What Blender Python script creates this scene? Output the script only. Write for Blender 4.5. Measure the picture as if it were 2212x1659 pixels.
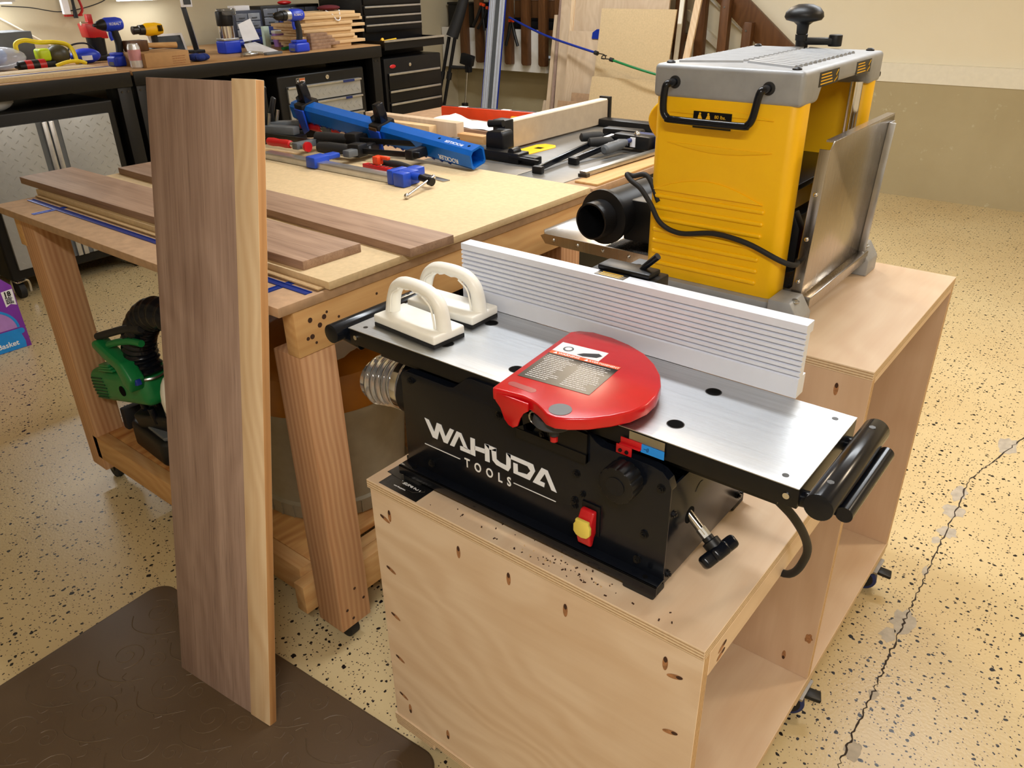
import bpy, bmesh, math, random
from mathutils import Vector, Matrix
random.seed(7)
PI = math.pi
scn = bpy.context.scene
COL = scn.collection
for o in list(bpy.data.objects): bpy.data.objects.remove(o)

# ------------------------------------------------------------------ camera, world, lights, exposure
cam = bpy.data.objects.new('camera', bpy.data.cameras.new('camera'))
COL.objects.link(cam)
cam.matrix_world = Matrix((
    (.780554, -.278412, .559662, .932679),
    (.624851, .372191, -.68632, -.731872),
    (-.0172214, .885415, .464482, 1.499772),
    (0, 0, 0, 1)))
cam.data.sensor_width = 36; cam.data.sensor_fit = 'HORIZONTAL'; cam.data.lens = 27.764555
cam.data.clip_start = .02; cam.data.clip_end = 60
scn.camera = cam

world = bpy.data.worlds.new('world'); scn.world = world; world.use_nodes = True
world.node_tree.nodes['Background'].inputs[0].default_value = (.9, .95, 1, 1)
world.node_tree.nodes['Background'].inputs[1].default_value = .25
scn.view_settings.view_transform = 'Standard'; scn.view_settings.look = 'None'
scn.view_settings.gamma = 1; scn.view_settings.exposure = 0.0
scn.view_settings.use_curve_mapping = False

def area(name, loc, sx, sy, watts, col, rot=(0, 0, 0)):
    l = bpy.data.lights.new(name, 'AREA'); l.shape = 'RECTANGLE'; l.size = sx; l.size_y = sy
    l.energy = watts; l.color = col
    o = bpy.data.objects.new(name, l); COL.objects.link(o); o.location = loc; o.rotation_euler = rot
    o['kind'] = 'structure'
    return o
WARM = (1, .84, .64); NEUT = (1, .96, .90); COOL = (.92, .96, 1)
CEIL = 2.55
# ceiling shop lights: (x, y, length along x, length along y, watts, colour)
SHOP = [(-.25, .95, 1.2, .12, 24, COOL), (-1.15, 2.45, .3, .3, 20, WARM), (.45, 2.8, 1.3, .14, 30, COOL),
        (1.5, -1.3, 1.2, .14, 44, NEUT), (1.9, 2.2, .3, .3, 22, WARM), (-2.6, 3.9, 1.2, .12, 34, COOL)]
for i, (x, y, a, b, w, cc) in enumerate(SHOP):
    area('ceiling_lamp_light', (x, y, CEIL - .09), a, b, w, cc)
# LED bars over the black workbench on the left wall: (y0, y1, z)
BARS = [(.25, 1.45, 1.382), (2.10, 2.45, 1.371), (.75, 1.5, 1.86)]
for y0, y1, z in BARS:
    area('bar_lamp_light', (-4.6, (y0 + y1) / 2, z - .012), .05, y1 - y0, (3.2 if z < 1.5 else 14) * (y1 - y0), COOL)

# ------------------------------------------------------------------ helpers
OFF = {}
def tag(o, label=None, cat=None, group=None, kind=None):
    if label: o['label'] = label
    if cat: o['category'] = cat
    if group: o['group'] = group
    if kind: o['kind'] = kind
    return o
def thing(name, label, cat, loc, rot=None, group=None):
    """An Empty at a thing's base. rot None: parts are given in world coordinates; else in local ones."""
    o = bpy.data.objects.new(name, None); COL.objects.link(o); o.location = loc
    o.empty_display_size = .05
    if rot is not None: o.rotation_euler = rot; OFF[o] = Vector((0, 0, 0))
    else: OFF[o] = Vector(loc)
    return tag(o, label, cat, group)
def copy_thing(root, loc, rot=None, label=None):
    def cp(o, par):
        d = o.copy(); COL.objects.link(d); d.parent = par
        for ch in o.children: cp(ch, d)
        return d
    r = cp(root, None); r.location = loc
    if rot is not None: r.rotation_euler = rot
    if label: r['label'] = label
    return r
def rotm(ax, ay, az): return Matrix.Rotation(az, 3, 'Z') @ Matrix.Rotation(ay, 3, 'Y') @ Matrix.Rotation(ax, 3, 'X')
def smooth_path(pts, n=6):
    P = [Vector(p) for p in pts]; out = []
    for i in range(len(P) - 1):
        p0 = P[max(i - 1, 0)]; p1 = P[i]; p2 = P[i + 1]; p3 = P[min(i + 2, len(P) - 1)]
        for k in range(n):
            t = k / n
            out.append(.5 * ((2 * p1) + (p2 - p0) * t + (2 * p0 - 5 * p1 + 4 * p2 - p3) * t * t + (3 * p1 - p0 - 3 * p2 + p3) * t ** 3))
    out.append(P[-1]); return out
class MB:
    def __init__(s): s.v = []; s.f = []; s.m = []
    def add(s, vs, fs, mi=0):
        b = len(s.v); s.v += [Vector(p) for p in vs]; s.f += [tuple(b + i for i in f) for f in fs]; s.m += [mi] * len(fs); return s
    def box(s, x0, x1, y0, y1, z0, z1, mi=0):
        return s.add([(x, y, z) for z in (z0, z1) for y in (y0, y1) for x in (x0, x1)],
                     [(0, 2, 3, 1), (4, 5, 7, 6), (0, 1, 5, 4), (2, 6, 7, 3), (0, 4, 6, 2), (1, 3, 7, 5)], mi)
    def obox(s, c, size, R=None, mi=0):
        R = R or Matrix.Identity(3); c = Vector(c); a, b, d = (k / 2 for k in size)
        return s.add([c + R @ Vector((x, y, z)) for z in (-d, d) for y in (-b, b) for x in (-a, a)],
                     [(0, 2, 3, 1), (4, 5, 7, 6), (0, 1, 5, 4), (2, 6, 7, 3), (0, 4, 6, 2), (1, 3, 7, 5)], mi)
    def bar(s, p, q, w, h, up=(0, 0, 1)):
        p = Vector(p); q = Vector(q); d = (q - p).normalized(); u = Vector(up); sd = d.cross(u).normalized(); u = sd.cross(d)
        vs = [e + sd * a * w / 2 + u * b * h / 2 for e in (p, q) for b in (-1, 1) for a in (-1, 1)]
        return s.add(vs, [(0, 1, 3, 2), (4, 6, 7, 5), (0, 4, 5, 1), (2, 3, 7, 6), (0, 2, 6, 4), (1, 5, 7, 3)])
    def prism(s, pts, pl, d0, d1, mi=0):
        def P(a, b, d): return {'xy': (a, b, d), 'xz': (a, d, b), 'yz': (d, a, b)}[pl]
        n = len(pts); vs = [P(a, b, d0) for a, b in pts] + [P(a, b, d1) for a, b in pts]
        fs = [tuple(range(n))[::-1], tuple(range(n, 2 * n))] + [(i, (i + 1) % n, n + (i + 1) % n, n + i) for i in range(n)]
        return s.add(vs, fs, mi)
    def cyl(s, p, q, r0, r1=None, n=20, caps=True):
        r1 = r0 if r1 is None else r1; p = Vector(p); q = Vector(q); d = (q - p).normalized()
        a = d.orthogonal().normalized(); b = d.cross(a)
        vs = []
        for e, r in ((p, r0), (q, r1)):
            for i in range(n):
                t = 2 * PI * i / n; vs.append(e + (a * math.cos(t) + b * math.sin(t)) * r)
        fs = [(i, (i + 1) % n, n + (i + 1) % n, n + i) for i in range(n)]
        if caps: fs += [tuple(range(n))[::-1], tuple(range(n, 2 * n))]
        return s.add(vs, fs)
    def lathe(s, o, ax, prof, n=24, closed=True):
        """prof: (radius, distance along ax)"""
        o = Vector(o); d = Vector(ax).normalized(); a = d.orthogonal().normalized(); b = d.cross(a); vs = []
        for r, h in prof:
            for i in range(n):
                t = 2 * PI * i / n; vs.append(o + d * h + (a * math.cos(t) + b * math.sin(t)) * max(r, 1e-5))
        fs = [(k * n + i, k * n + (i + 1) % n, (k + 1) * n + (i + 1) % n, (k + 1) * n + i) for k in range(len(prof) - 1) for i in range(n)]
        if closed: fs += [tuple(range(n))[::-1], tuple(range((len(prof) - 1) * n, len(prof) * n))]
        return s.add(vs, fs)
    def tube(s, pts, r, n=10, sm=6, caps=True):
        P = smooth_path(pts, sm) if sm else [Vector(p) for p in pts]
        rr = r if callable(r) else (lambda t: r); N = len(P); up = None; vs = []
        for i, p in enumerate(P):
            d = (P[min(i + 1, N - 1)] - P[max(i - 1, 0)]).normalized()
            if up is None: up = d.orthogonal().normalized()
            up = (up - d * up.dot(d)).normalized(); b = d.cross(up)
            for k in range(n):
                t = 2 * PI * k / n; vs.append(p + (up * math.cos(t) + b * math.sin(t)) * rr(i / (N - 1)))
        fs = [(i * n + k, i * n + (k + 1) % n, (i + 1) * n + (k + 1) % n, (i + 1) * n + k) for i in range(N - 1) for k in range(n)]
        if caps: fs += [tuple(range(n))[::-1], tuple(range((N - 1) * n, N * n))]
        return s.add(vs, fs)
    def ball(s, c, r, n=16, m=10, R=None):
        r = r if isinstance(r, tuple) else (r, r, r); R = R or Matrix.Identity(3); c = Vector(c); vs = []
        for j in range(1, m):
            ph = PI * j / m
            for i in range(n):
                t = 2 * PI * i / n
                vs.append(c + R @ Vector((r[0] * math.sin(ph) * math.cos(t), r[1] * math.sin(ph) * math.sin(t), r[2] * math.cos(ph))))
        vs += [c + R @ Vector((0, 0, r[2])), c + R @ Vector((0, 0, -r[2]))]; T = len(vs) - 2
        fs = [(j * n + i, (j + 1) * n + i, (j + 1) * n + (i + 1) % n, j * n + (i + 1) % n) for j in range(m - 2) for i in range(n)]
        fs += [(T, i, (i + 1) % n) for i in range(n)] + [(T + 1, (m - 2) * n + (i + 1) % n, (m - 2) * n + i) for i in range(n)]
        return s.add(vs, fs)
    def xf(s, M):
        s.v = [M @ p for p in s.v]; return s
    def build(s, name, mat, parent=None, bevel=0, seg=2, ang=35, label=None):
        me = bpy.data.meshes.new(name); off = OFF.get(parent, Vector((0, 0, 0))) if parent else Vector((0, 0, 0))
        me.from_pydata([p - off for p in s.v], [], s.f)
        for mm in (mat if isinstance(mat, (list, tuple)) else [mat]): me.materials.append(mm)
        if any(s.m): me.polygons.foreach_set('material_index', s.m)
        bm = bmesh.new(); bm.from_mesh(me); bmesh.ops.recalc_face_normals(bm, faces=bm.faces)
        if bevel:
            es = [e for e in bm.edges if len(e.link_faces) == 2 and e.calc_face_angle(0) > math.radians(30)]
            try: bmesh.ops.bevel(bm, geom=es, offset=bevel, segments=seg, profile=.5, affect='EDGES', clamp_overlap=True)
            except Exception: pass
        bm.to_mesh(me); bm.free()
        me.polygons.foreach_set('use_smooth', [True] * len(me.polygons))
        me.set_sharp_from_angle(angle=math.radians(ang))
        o = bpy.data.objects.new(name, me); COL.objects.link(o)
        if parent: o.parent = parent; OFF[o] = off
        if label: o['label'] = label
        return o
def one(name, mb, mat, label, cat, group=None, **k):
    """a thing that is one mesh; its origin is put at the base centre"""
    lo = Vector([min(p[i] for p in mb.v) for i in range(3)]); hi = Vector([max(p[i] for p in mb.v) for i in range(3)])
    c = Vector(((lo.x + hi.x) / 2, (lo.y + hi.y) / 2, lo.z)); mb.v = [p - c for p in mb.v]
    o = mb.build(name, mat, **k); o.location = c; OFF[o] = c
    return tag(o, label, cat, group)
def struct(name, mb, mat, **k):
    o = mb.build(name, mat, **k); o['kind'] = 'structure'; return o
def text_mesh(s, size, extrude=.0003, bold=0, shear=0, spacing=1):
    cu = bpy.data.curves.new('t', 'FONT'); cu.body = s; cu.size = size; cu.extrude = extrude; cu.offset = bold; cu.shear = shear
    cu.space_character = spacing; cu.resolution_u = 3
    o = bpy.data.objects.new('t', cu); COL.objects.link(o)
    me = bpy.data.meshes.new_from_object(o.evaluated_get(bpy.context.evaluated_depsgraph_get()))
    bpy.data.objects.remove(o); return me
def text(name, s, size, M, mat, parent=None, **k):
    """M: 4x4 from text plane (x right, y up) to world coordinates"""
    me = text_mesh(s, size, **k); off = OFF.get(parent, Vector((0, 0, 0)))
    me.transform(Matrix.Translation(-off) @ M); me.materials.clear(); me.materials.append(mat)
    o = bpy.data.objects.new(name, me); COL.objects.link(o)
    if parent: o.parent = parent; OFF[o] = off
    return o
def plane_m(o, ex, ey):
    ex = Vector(ex).normalized(); ey = Vector(ey); ey = (ey - ex * ey.dot(ex)).normalized(); ez = ex.cross(ey); o = Vector(o)
    return Matrix(((ex.x, ey.x, ez.x, o.x), (ex.y, ey.y, ez.y, o.y), (ex.z, ey.z, ez.z, o.z), (0, 0, 0, 1)))

# ------------------------------------------------------------------ materials
def s2l(c): return tuple((x / 255 / 12.92 if x / 255 < .04045 else ((x / 255 + .055) / 1.055) ** 2.4) for x in c) + (1,)
class NT:
    def __init__(s, name):
        s.mat = bpy.data.materials.new(name); s.mat.use_nodes = True; s.t = s.mat.node_tree; s.b = s.t.nodes['Principled BSDF']
    def n(s, ty, **k):
        d = s.t.nodes.new(ty)
        for a, b in k.items():
            if hasattr(d, a): setattr(d, a, b)
        return d
    def l(s, a, b): s.t.links.new(a, b)
    def math(s, op, a, b=0, c=None):
        d = s.n('ShaderNodeMath', operation=op)
        for i, x in enumerate((a, b) if c is None else (a, b, c)):
            if hasattr(x, 'links') or hasattr(x, 'is_linked'): s.l(x, d.inputs[i])
            else: d.inputs[i].default_value = x
        return d.outputs[0]
    def ramp(s, fac, stops, interp='LINEAR'):
        d = s.n('ShaderNodeValToRGB'); d.color_ramp.interpolation = interp; e = d.color_ramp.elements
        while len(e) < len(stops): e.new(.5)
        for el, (p, c) in zip(e, stops): el.position = p; el.color = c
        s.l(fac, d.inputs[0]); return d.outputs[0]
    def mix(s, f, a, b, mode='MIX'):
        d = s.n('ShaderNodeMix', data_type='RGBA', blend_type=mode)
        for i, x in ((0, f), (6, a), (7, b)):
            if isinstance(x, (int, float, tuple)): d.inputs[i].default_value = x
            else: s.l(x, d.inputs[i])
        return d.outputs[2]
    def coord(s, kind='Object', scale=(1, 1, 1), rot=(0, 0, 0), loc=(0, 0, 0)):
        t = s.n('ShaderNodeTexCoord'); m = s.n('ShaderNodeMapping'); m.inputs['Scale'].default_value = scale
        m.inputs['Rotation'].default_value = rot; m.inputs['Location'].default_value = loc
        s.l(t.outputs[kind], m.inputs[0]); return m.outputs[0]
    def noise(s, co, scale, detail=3, rough=.5, dist=0):
        d = s.n('ShaderNodeTexNoise'); s.l(co, d.inputs['Vector']); d.inputs['Scale'].default_value = scale
        d.inputs['Detail'].default_value = detail; d.inputs['Roughness'].default_value = rough; d.inputs['Distortion'].default_value = dist
        return d.outputs[0]
    def bump(s, h, strength=.2, dist=.001):
        d = s.n('ShaderNodeBump'); d.inputs['Strength'].default_value = strength; d.inputs['Distance'].default_value = dist
        s.l(h, d.inputs['Height']); s.l(d.outputs[0], s.b.inputs['Normal']); return d
    def fin(s, col=None, rough=.5, metal=0, spec=.5):
        if col is not None:
            if isinstance(col, tuple): s.b.inputs['Base Color'].default_value = col
            else: s.l(col, s.b.inputs['Base Color'])
        if isinstance(rough, (int, float)): s.b.inputs['Roughness'].default_value = rough
        else: s.l(rough, s.b.inputs['Roughness'])
        s.b.inputs['Metallic'].default_value = metal; s.b.inputs['Specular IOR Level'].default_value = spec
        return s.mat
def plain(name, c, rough=.5, metal=0, var=.06, nscale=30, bump=0, bscale=300, spec=.5, emit=0, alpha=1, trans=0, coat=0):
    t = NT(name); co = t.coord(); col = s2l(c)
    n = t.noise(co, nscale, 3)
    d = tuple(max(0, x * (1 - var)) for x in col[:3]) + (1,); e = tuple(min(1, x * (1 + var)) for x in col[:3]) + (1,)
    cc = t.ramp(n, [(.3, d), (.7, e)])
    if bump: t.bump(t.noise(co, bscale, 2), bump, .0006)
    t.fin(cc, rough, metal, spec)
    if emit: t.b.inputs['Emission Color'].default_value = col; t.b.inputs['Emission Strength'].default_value = emit
    if trans: t.b.inputs['Transmission Weight'].default_value = trans
    if alpha < 1: t.b.inputs['Alpha'].default_value = alpha
    if coat: t.b.inputs['Coat Weight'].default_value = coat; t.b.inputs['Coat Roughness'].default_value = .08
    return t.mat
def wood(name, light, dark, axis='x', ring=28, stretch=.12, dist=2.2, rough=.5, contrast=1, fine=.35, seed=0, pores=.0, bump=.12, rw=.25):
    """grain along axis: long streaks at three widths, faint growth rings (weight rw), fibres and pores"""
    t = NT(name); i = 'xyz'.index(axis)
    def st(k, s): v = [k] * 3; v[i] = k * s; return t.coord('Object', tuple(v), loc=(seed * 1.37, seed * .71, seed * 2.13))
    warp = t.n('ShaderNodeTexNoise'); t.l(st(1.6, .6), warp.inputs['Vector']); warp.inputs['Scale'].default_value = 2.2; warp.inputs['Detail'].default_value = 2
    def warped(co, amt):
        v = t.n('ShaderNodeVectorMath', operation='MULTIPLY_ADD'); t.l(warp.outputs[1], v.inputs[0]); v.inputs[1].default_value = (amt,) * 3; t.l(co, v.inputs[2]); return v.outputs[0]
    a = t.noise(warped(st(9, stretch), .5 * dist * .4), 1, 3, .55); b = t.noise(warped(st(38, stretch * .6), 1.2 * dist * .4), 1, 3, .6); c = t.noise(st(170, .03), 1, 2, .6)
    w = t.n('ShaderNodeTexWave', wave_type='BANDS', bands_direction='DIAGONAL', wave_profile='SIN'); t.l(warped(st(1, stretch), .16 * dist), w.inputs['Vector'])
    w.inputs['Scale'].default_value = ring / 3.1; w.inputs['Distortion'].default_value = dist; w.inputs['Detail'].default_value = 2; w.inputs['Detail Scale'].default_value = 1.5
    f = t.math('MULTIPLY', t.math('SUBTRACT', a, .5), .95 * contrast)
    f = t.math('ADD', f, t.math('MULTIPLY', t.math('SUBTRACT', b, .5), .75 * contrast))
    f = t.math('ADD', f, t.math('MULTIPLY', t.math('SUBTRACT', c, .5), fine))
    f = t.math('ADD', f, t.math('MULTIPLY', t.math('SUBTRACT', w.outputs['Fac'], .5), rw * contrast))
    f = t.math('ADD', f, .5)
    L = s2l(light); D = s2l(dark); Mi = tuple((p + q) / 2 for p, q in zip(L, D))
    col = t.ramp(f, [(.08, L), (.5, Mi), (.95, D)])
    if pores:
        pm = t.ramp(t.noise(st(430, .022), 1, 1), [(.60, (0, 0, 0, 1)), (.72, (1, 1, 1, 1))])
        col = t.mix(t.math('MULTIPLY', pm, pores), col, tuple(x * .4 for x in D[:3]) + (1,))
    t.bump(c, bump, .0005)
    return t.fin(col, rough, 0, .35)
def edge_mat(name, axis, light, dark, layers=7):
    """plywood edge: plies counted across the panel's thickness (Generated coordinate)"""
    t = NT(name); co = t.n('ShaderNodeTexCoord').outputs['Generated']; sp = t.n('ShaderNodeSeparateXYZ'); t.l(co, sp.inputs[0])
    x = sp.outputs['xyz'.index(axis)]; k = t.math('FLOOR', t.math('MULTIPLY', x, layers)); m = t.math('MODULO', k, 2)
    ob = t.coord('Object', (60, 60, 60)); n = t.noise(ob, 3, 3)
    a = t.ramp(n, [(.3, s2l(light)), (.8, tuple(v * .85 for v in s2l(light)[:3]) + (1,))])
    b = t.ramp(n, [(.3, s2l(dark)), (.8, tuple(v * .7 for v in s2l(dark)[:3]) + (1,))])
    return t.fin(t.mix(m, a, b), .7, 0, .3)
M = {}
M['black_gloss'] = plain('black_gloss_paint', (15, 18, 25), .2, spec=.3, var=.1)
M['black_satin'] = plain('black_satin_paint', (15, 15, 17), .38, spec=.3, var=.1, bump=.15, bscale=900)
M['black_plastic'] = plain('black_plastic', (19, 19, 21), .42, spec=.35, bump=.15, bscale=700)
M['black_rubber'] = plain('black_rubber', (26, 26, 27), .7)
M['black_void'] = plain('black_hole', (9, 9, 9), .9, spec=.1)
M['chrome'] = plain('chrome', (215, 215, 218), .12, 1)
M['steel'] = plain('zinc_steel', (175, 175, 172), .32, 1, var=.15)
M['dark_steel'] = plain('dark_steel', (70, 68, 66), .35, .9)
M['cast_grey'] = plain('cast_grey_paint', (158, 160, 163), .45, .15, var=.08, bump=.2, bscale=500)
M['red_gloss'] = plain('red_powder_coat', (196, 12, 22), .2, var=.05, bump=.12, bscale=1400, coat=.35)
M['red_plastic'] = plain('red_plastic', (190, 24, 30), .35)
M['orange_red'] = plain('orange_red_plastic', (226, 70, 28), .4)
M['yellow'] = plain('yellow_plastic', (255, 196, 0), .45, var=.02, bump=.1, bscale=900)
M['yellow_switch'] = plain('pale_yellow_plastic', (226, 205, 92), .4)
M['white_plastic'] = plain('ivory_plastic', (244, 242, 234), .35, var=.03)
M['white_paint'] = plain('white_paint', (225, 222, 214), .6, var=.03)
M['paper'] = plain('white_paper', (236, 236, 240), .8, var=.03)
M['blue_plastic'] = plain('blue_plastic', (24, 50, 150), .35)
M['blue_drill'] = plain('bright_blue_plastic', (26, 60, 200), .4)
M['blue_anod'] = plain('blue_anodised_aluminium', (10, 104, 206), .32, .35, var=.05)
M['blue_track'] = plain('blue_anodised_track', (16, 56, 150), .3, .45)
M['blue_jaw'] = plain('blue_cast_jaw', (28, 70, 180), .38)
M['blue_tape'] = plain('blue_masking_tape', (30, 140, 235), .7)
M['blue_rubber'] = plain('navy_tyre', (22, 40, 96), .5)
M['alu'] = plain('brushed_aluminium', (196, 198, 202), .3, .9, var=.08)
M['grey_plastic'] = plain('grey_plastic', (90, 94, 98), .5)
M['green'] = plain('green_plastic', (16, 120, 62), .35)
M['purple'] = plain('purple_card', (118, 44, 160), .5)
M['card_blue'] = plain('blue_print', (24, 140, 225), .5)
M['lilac'] = plain('lilac_print', (176, 130, 205), .5)
M['ink_white'] = plain('white_ink', (240, 240, 242), .5, var=.01)
M['ink_yellow'] = plain('yellow_ink', (245, 190, 30), .5)
M['ink_black'] = plain('black_ink', (15, 15, 15), .5)
M['logo'] = plain('white_logo_vinyl', (232, 236, 245), .4, var=.01)
M['label_black'] = plain('black_label', (14, 14, 15), .3, spec=.35)
M['label_orange'] = plain('orange_label', (236, 98, 30), .35)
M['card_black'] = plain('black_card', (20, 20, 22), .35)
M['cardboard'] = plain('cardboard', (178, 138, 92), .8, bump=.1, bscale=80)
M['mdf'] = plain('mdf_board', (204, 179, 138), .72, var=.07, nscale=90, bump=.12, bscale=800)
M['mdf_edge'] = plain('mdf_edge', (176, 146, 104), .85, var=.1, nscale=200)
M['mdf_brown'] = plain('brown_mdf_top', (172, 140, 108), .8, var=.12, nscale=40, bump=.3, bscale=250)
M['cloth_blue'] = plain('blue_cloth', (22, 46, 120), .9)
M['foam'] = plain('grey_foam', (60, 62, 66), .95, bump=.6, bscale=300)
M['amber'] = plain('amber_plastic', (150, 92, 16), .35)
M['bin'] = plain('pale_grey_plastic', (150, 140, 118), .6)
M['clear'] = plain('clear_plastic', (235, 238, 240), .08, trans=.9, var=.01)
M['film'] = plain('clear_plastic_film', (225, 228, 235), .12, alpha=.45, var=.02)
M['film_blue'] = plain('blue_plastic_film', (70, 150, 235), .3, alpha=.85)
M['lime'] = plain('lime_plastic', (196, 222, 30), .4)
M['olive'] = plain('dark_olive_plastic', (70, 66, 44), .4)
M['yellow_hose'] = plain('yellow_hose', (244, 218, 40), .4)
M['glass_dark'] = plain('dark_screen', (60, 66, 74), .12)
M['lamp'] = plain('lit_led_diffuser', (240, 248, 255), .4, emit=9, var=0)
M['lamp_warm'] = plain('lit_warm_diffuser', (255, 214, 160), .4, emit=9, var=0)
M['maple'] = wood('maple_plywood_face', (228, 206, 180), (206, 176, 144), 'x', ring=22, stretch=.16, dist=3, rough=.55, contrast=.8, fine=.14, bump=.04, rw=.35)
M['maple_y'] = wood('maple_plywood_top', (226, 203, 174), (206, 174, 142), 'y', ring=16, stretch=.14, dist=3, rough=.5, contrast=.8, fine=.14, bump=.04, seed=3)
M['maple_z'] = wood('maple_plywood_upright', (216, 188, 160), (194, 160, 130), 'z', ring=16, stretch=.14, dist=3, rough=.55, contrast=.8, fine=.14, bump=.04, seed=5)
M['edge_x'] = edge_mat('plywood_edge_x', 'x', (222, 190, 146), (178, 138, 96))
M['edge_y'] = edge_mat('plywood_edge_y', 'y', (222, 190, 146), (178, 138, 96))
M['edge_z'] = edge_mat('plywood_edge_z', 'z', (228, 206, 172), (190, 156, 120))
M['walnut_z'] = wood('walnut_upright', (186, 160, 146), (122, 96, 84), 'z', ring=26, stretch=.035, dist=1.6, rough=.55, contrast=1.0, fine=.4, seed=2, pores=.35, rw=.12)
M['walnut_x'] = wood('walnut_flat', (172, 142, 118), (106, 76, 58), 'x', ring=26, stretch=.04, dist=1.6, rough=.55, contrast=1.0, fine=.4, seed=9, pores=.35, rw=.12)
M['ash_z'] = wood('pale_ash', (238, 214, 180), (206, 168, 124), 'z', ring=60, stretch=.05, dist=.9, rough=.5, contrast=.7, fine=.2, seed=4, rw=.35)
M['fir_z'] = wood('fir_post', (214, 172, 130), (168, 116, 78), 'z', ring=130, stretch=.004, dist=.12, rough=.6, contrast=.8, fine=.35, seed=6, rw=.4)
M['pine_y'] = wood('pine_plank', (218, 178, 122), (186, 136, 82), 'y', ring=60, stretch=.03, dist=.8, rough=.6, contrast=.8, fine=.3, seed=8)
M['pine_x'] = wood('pine_board', (216, 176, 122), (180, 128, 74), 'x', ring=60, stretch=.03, dist=.8, rough=.6, contrast=.8, fine=.3, seed=11)
M['fir_ply'] = wood('fir_plywood', (214, 166, 104), (160, 98, 46), 'y', ring=46, stretch=.04, dist=1.4, rough=.6, contrast=1.2, fine=.2, seed=14)
M['stain'] = wood('brown_stained_wood', (108, 72, 42), (74, 46, 24), 'z', ring=40, stretch=.06, dist=2, rough=.4, contrast=.8, fine=.3, seed=15)
M['birch_y'] = wood('pale_offcut', (226, 196, 152), (200, 164, 118), 'y', ring=40, stretch=.06, dist=2, rough=.6, contrast=.7, fine=.2, seed=16)
M['ply_z'] = wood('pale_veneer_sheet', (216, 194, 166), (190, 164, 134), 'z', ring=30, stretch=.05, dist=2.4, rough=.6, contrast=.8, fine=.25, seed=17)

def floor_mat():
    t = NT('speckled_epoxy_floor'); co = t.coord('Object')
    n = t.noise(co, 1.6, 4); base = t.ramp(n, [(.3, s2l((200, 176, 130))), (.7, s2l((209, 189, 145)))])
    nz = t.n('ShaderNodeTexNoise'); t.l(co, nz.inputs['Vector']); nz.inputs['Scale'].default_value = 60; nz.inputs['Detail'].default_value = 2
    wv = t.n('ShaderNodeVectorMath', operation='MULTIPLY_ADD'); t.l(nz.outputs[1], wv.inputs[0]); wv.inputs[1].default_value = (.012, .012, 0); t.l(co, wv.inputs[2])
    col = base
    for sc, th, dens, ink in ((58, .0036, .30, (22, 18, 20)), (120, .0017, .30, (70, 54, 46)), (30, .0052, .13, (18, 16, 18))):
        v = t.n('ShaderNodeTexVoronoi', voronoi_dimensions='2D', feature='F1'); t.l(wv.outputs[0], v.inputs['Vector']); v.inputs['Scale'].default_value = sc
        sp = t.n('ShaderNodeSeparateColor'); t.l(v.outputs['Color'], sp.inputs[0])
        r = t.math('MULTIPLY', t.math('MULTIPLY_ADD', sp.outputs[1], .8, .4), th * sc)
        m = t.math('MULTIPLY', t.math('LESS_THAN', v.outputs['Distance'], r), t.math('LESS_THAN', sp.outputs[0], dens))
        col = t.mix(m, col, s2l(ink))
    t.bump(t.noise(co, 130, 2), .25, .002)
    return t.fin(col, .30, 0, .38)
def wall_mat(name, c, c2, rough=.85, stain=0):
    t = NT(name); co = t.coord('Object'); n = t.noise(co, 1.1, 5, .6); col = t.ramp(n, [(.35, s2l(c)), (.7, s2l(c2))])
    if stain:
        k = t.noise(co, 14, 3, .7); col = t.mix(t.ramp(k, [(.66, (0, 0, 0, 1)), (.74, (1, 1, 1, 1))]), col, s2l((190, 182, 150)))
    t.bump(t.noise(co, 90, 3), .25, .002); return t.fin(col, rough, 0, .2)
def brushed(name, c, axis='x', rough=.3, metal=1):
    t = NT(name); sc = [500, 500, 500]; sc['xyz'.index(axis)] = 6
    n = t.noise(t.coord('Object', tuple(sc)), 1, 2); b = t.noise(t.coord('Object'), 9, 3)
    L = s2l(c); D = tuple(x * .78 for x in L[:3]) + (1,)
    col = t.mix(t.ramp(b, [(.3, (0, 0, 0, 1)), (.8, (.6, .6, .6, 1))]), t.ramp(n, [(.3, L), (.75, D)]), D)
    t.bump(n, .08, .0004); return t.fin(col, t.math('MULTIPLY_ADD', n, .2, rough - .1), metal, .5)
def mat_mat():
    t = NT('brown_embossed_rubber'); co = t.coord('Object'); n = t.noise(co, 3, 3)
    col = t.ramp(n, [(.3, s2l((84, 66, 48))), (.7, s2l((98, 80, 60)))])
    t.bump(t.noise(co, 500, 2), .15, .001); return t.fin(col, .42, 0, .45)
def saw_mat():
    return plain('grey_painted_steel', (112, 110, 106), .42, .3, var=.06, bump=.15, bscale=500)
M['floor'] = floor_mat(); M['drywall'] = wall_mat('cream_drywall', (232, 221, 194), (236, 227, 204))
M['concrete'] = wall_mat('painted_concrete', (172, 158, 124), (182, 169, 136), stain=1); M['wall_l'] = wall_mat('tan_wall', (186, 173, 144), (196, 184, 156))
M['ceil'] = wall_mat('white_ceiling', (228, 224, 214), (234, 230, 222)); M['trimw'] = plain('white_trim', (232, 226, 208), .6, var=.03)
M['table_steel'] = brushed('ground_steel_table', (208, 211, 214), 'x', .40); M['stainless'] = brushed('stainless_sheet', (190, 182, 172), 'z', .24)
M['fence_alu'] = plain('anodised_fence', (222, 226, 238), .4, .1, var=.02); M['mat'] = mat_mat(); M['saw_top'] = saw_mat()
M['emboss'] = plain('brown_rubber_relief', (98, 80, 61), .42, var=.05)
M['diamond'] = plain('silver_tread_plate', (168, 170, 170), .4, .4, var=.04); M['graphite'] = plain('graphite_paint', (20, 19, 18), .4, var=.08, spec=.3)
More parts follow.
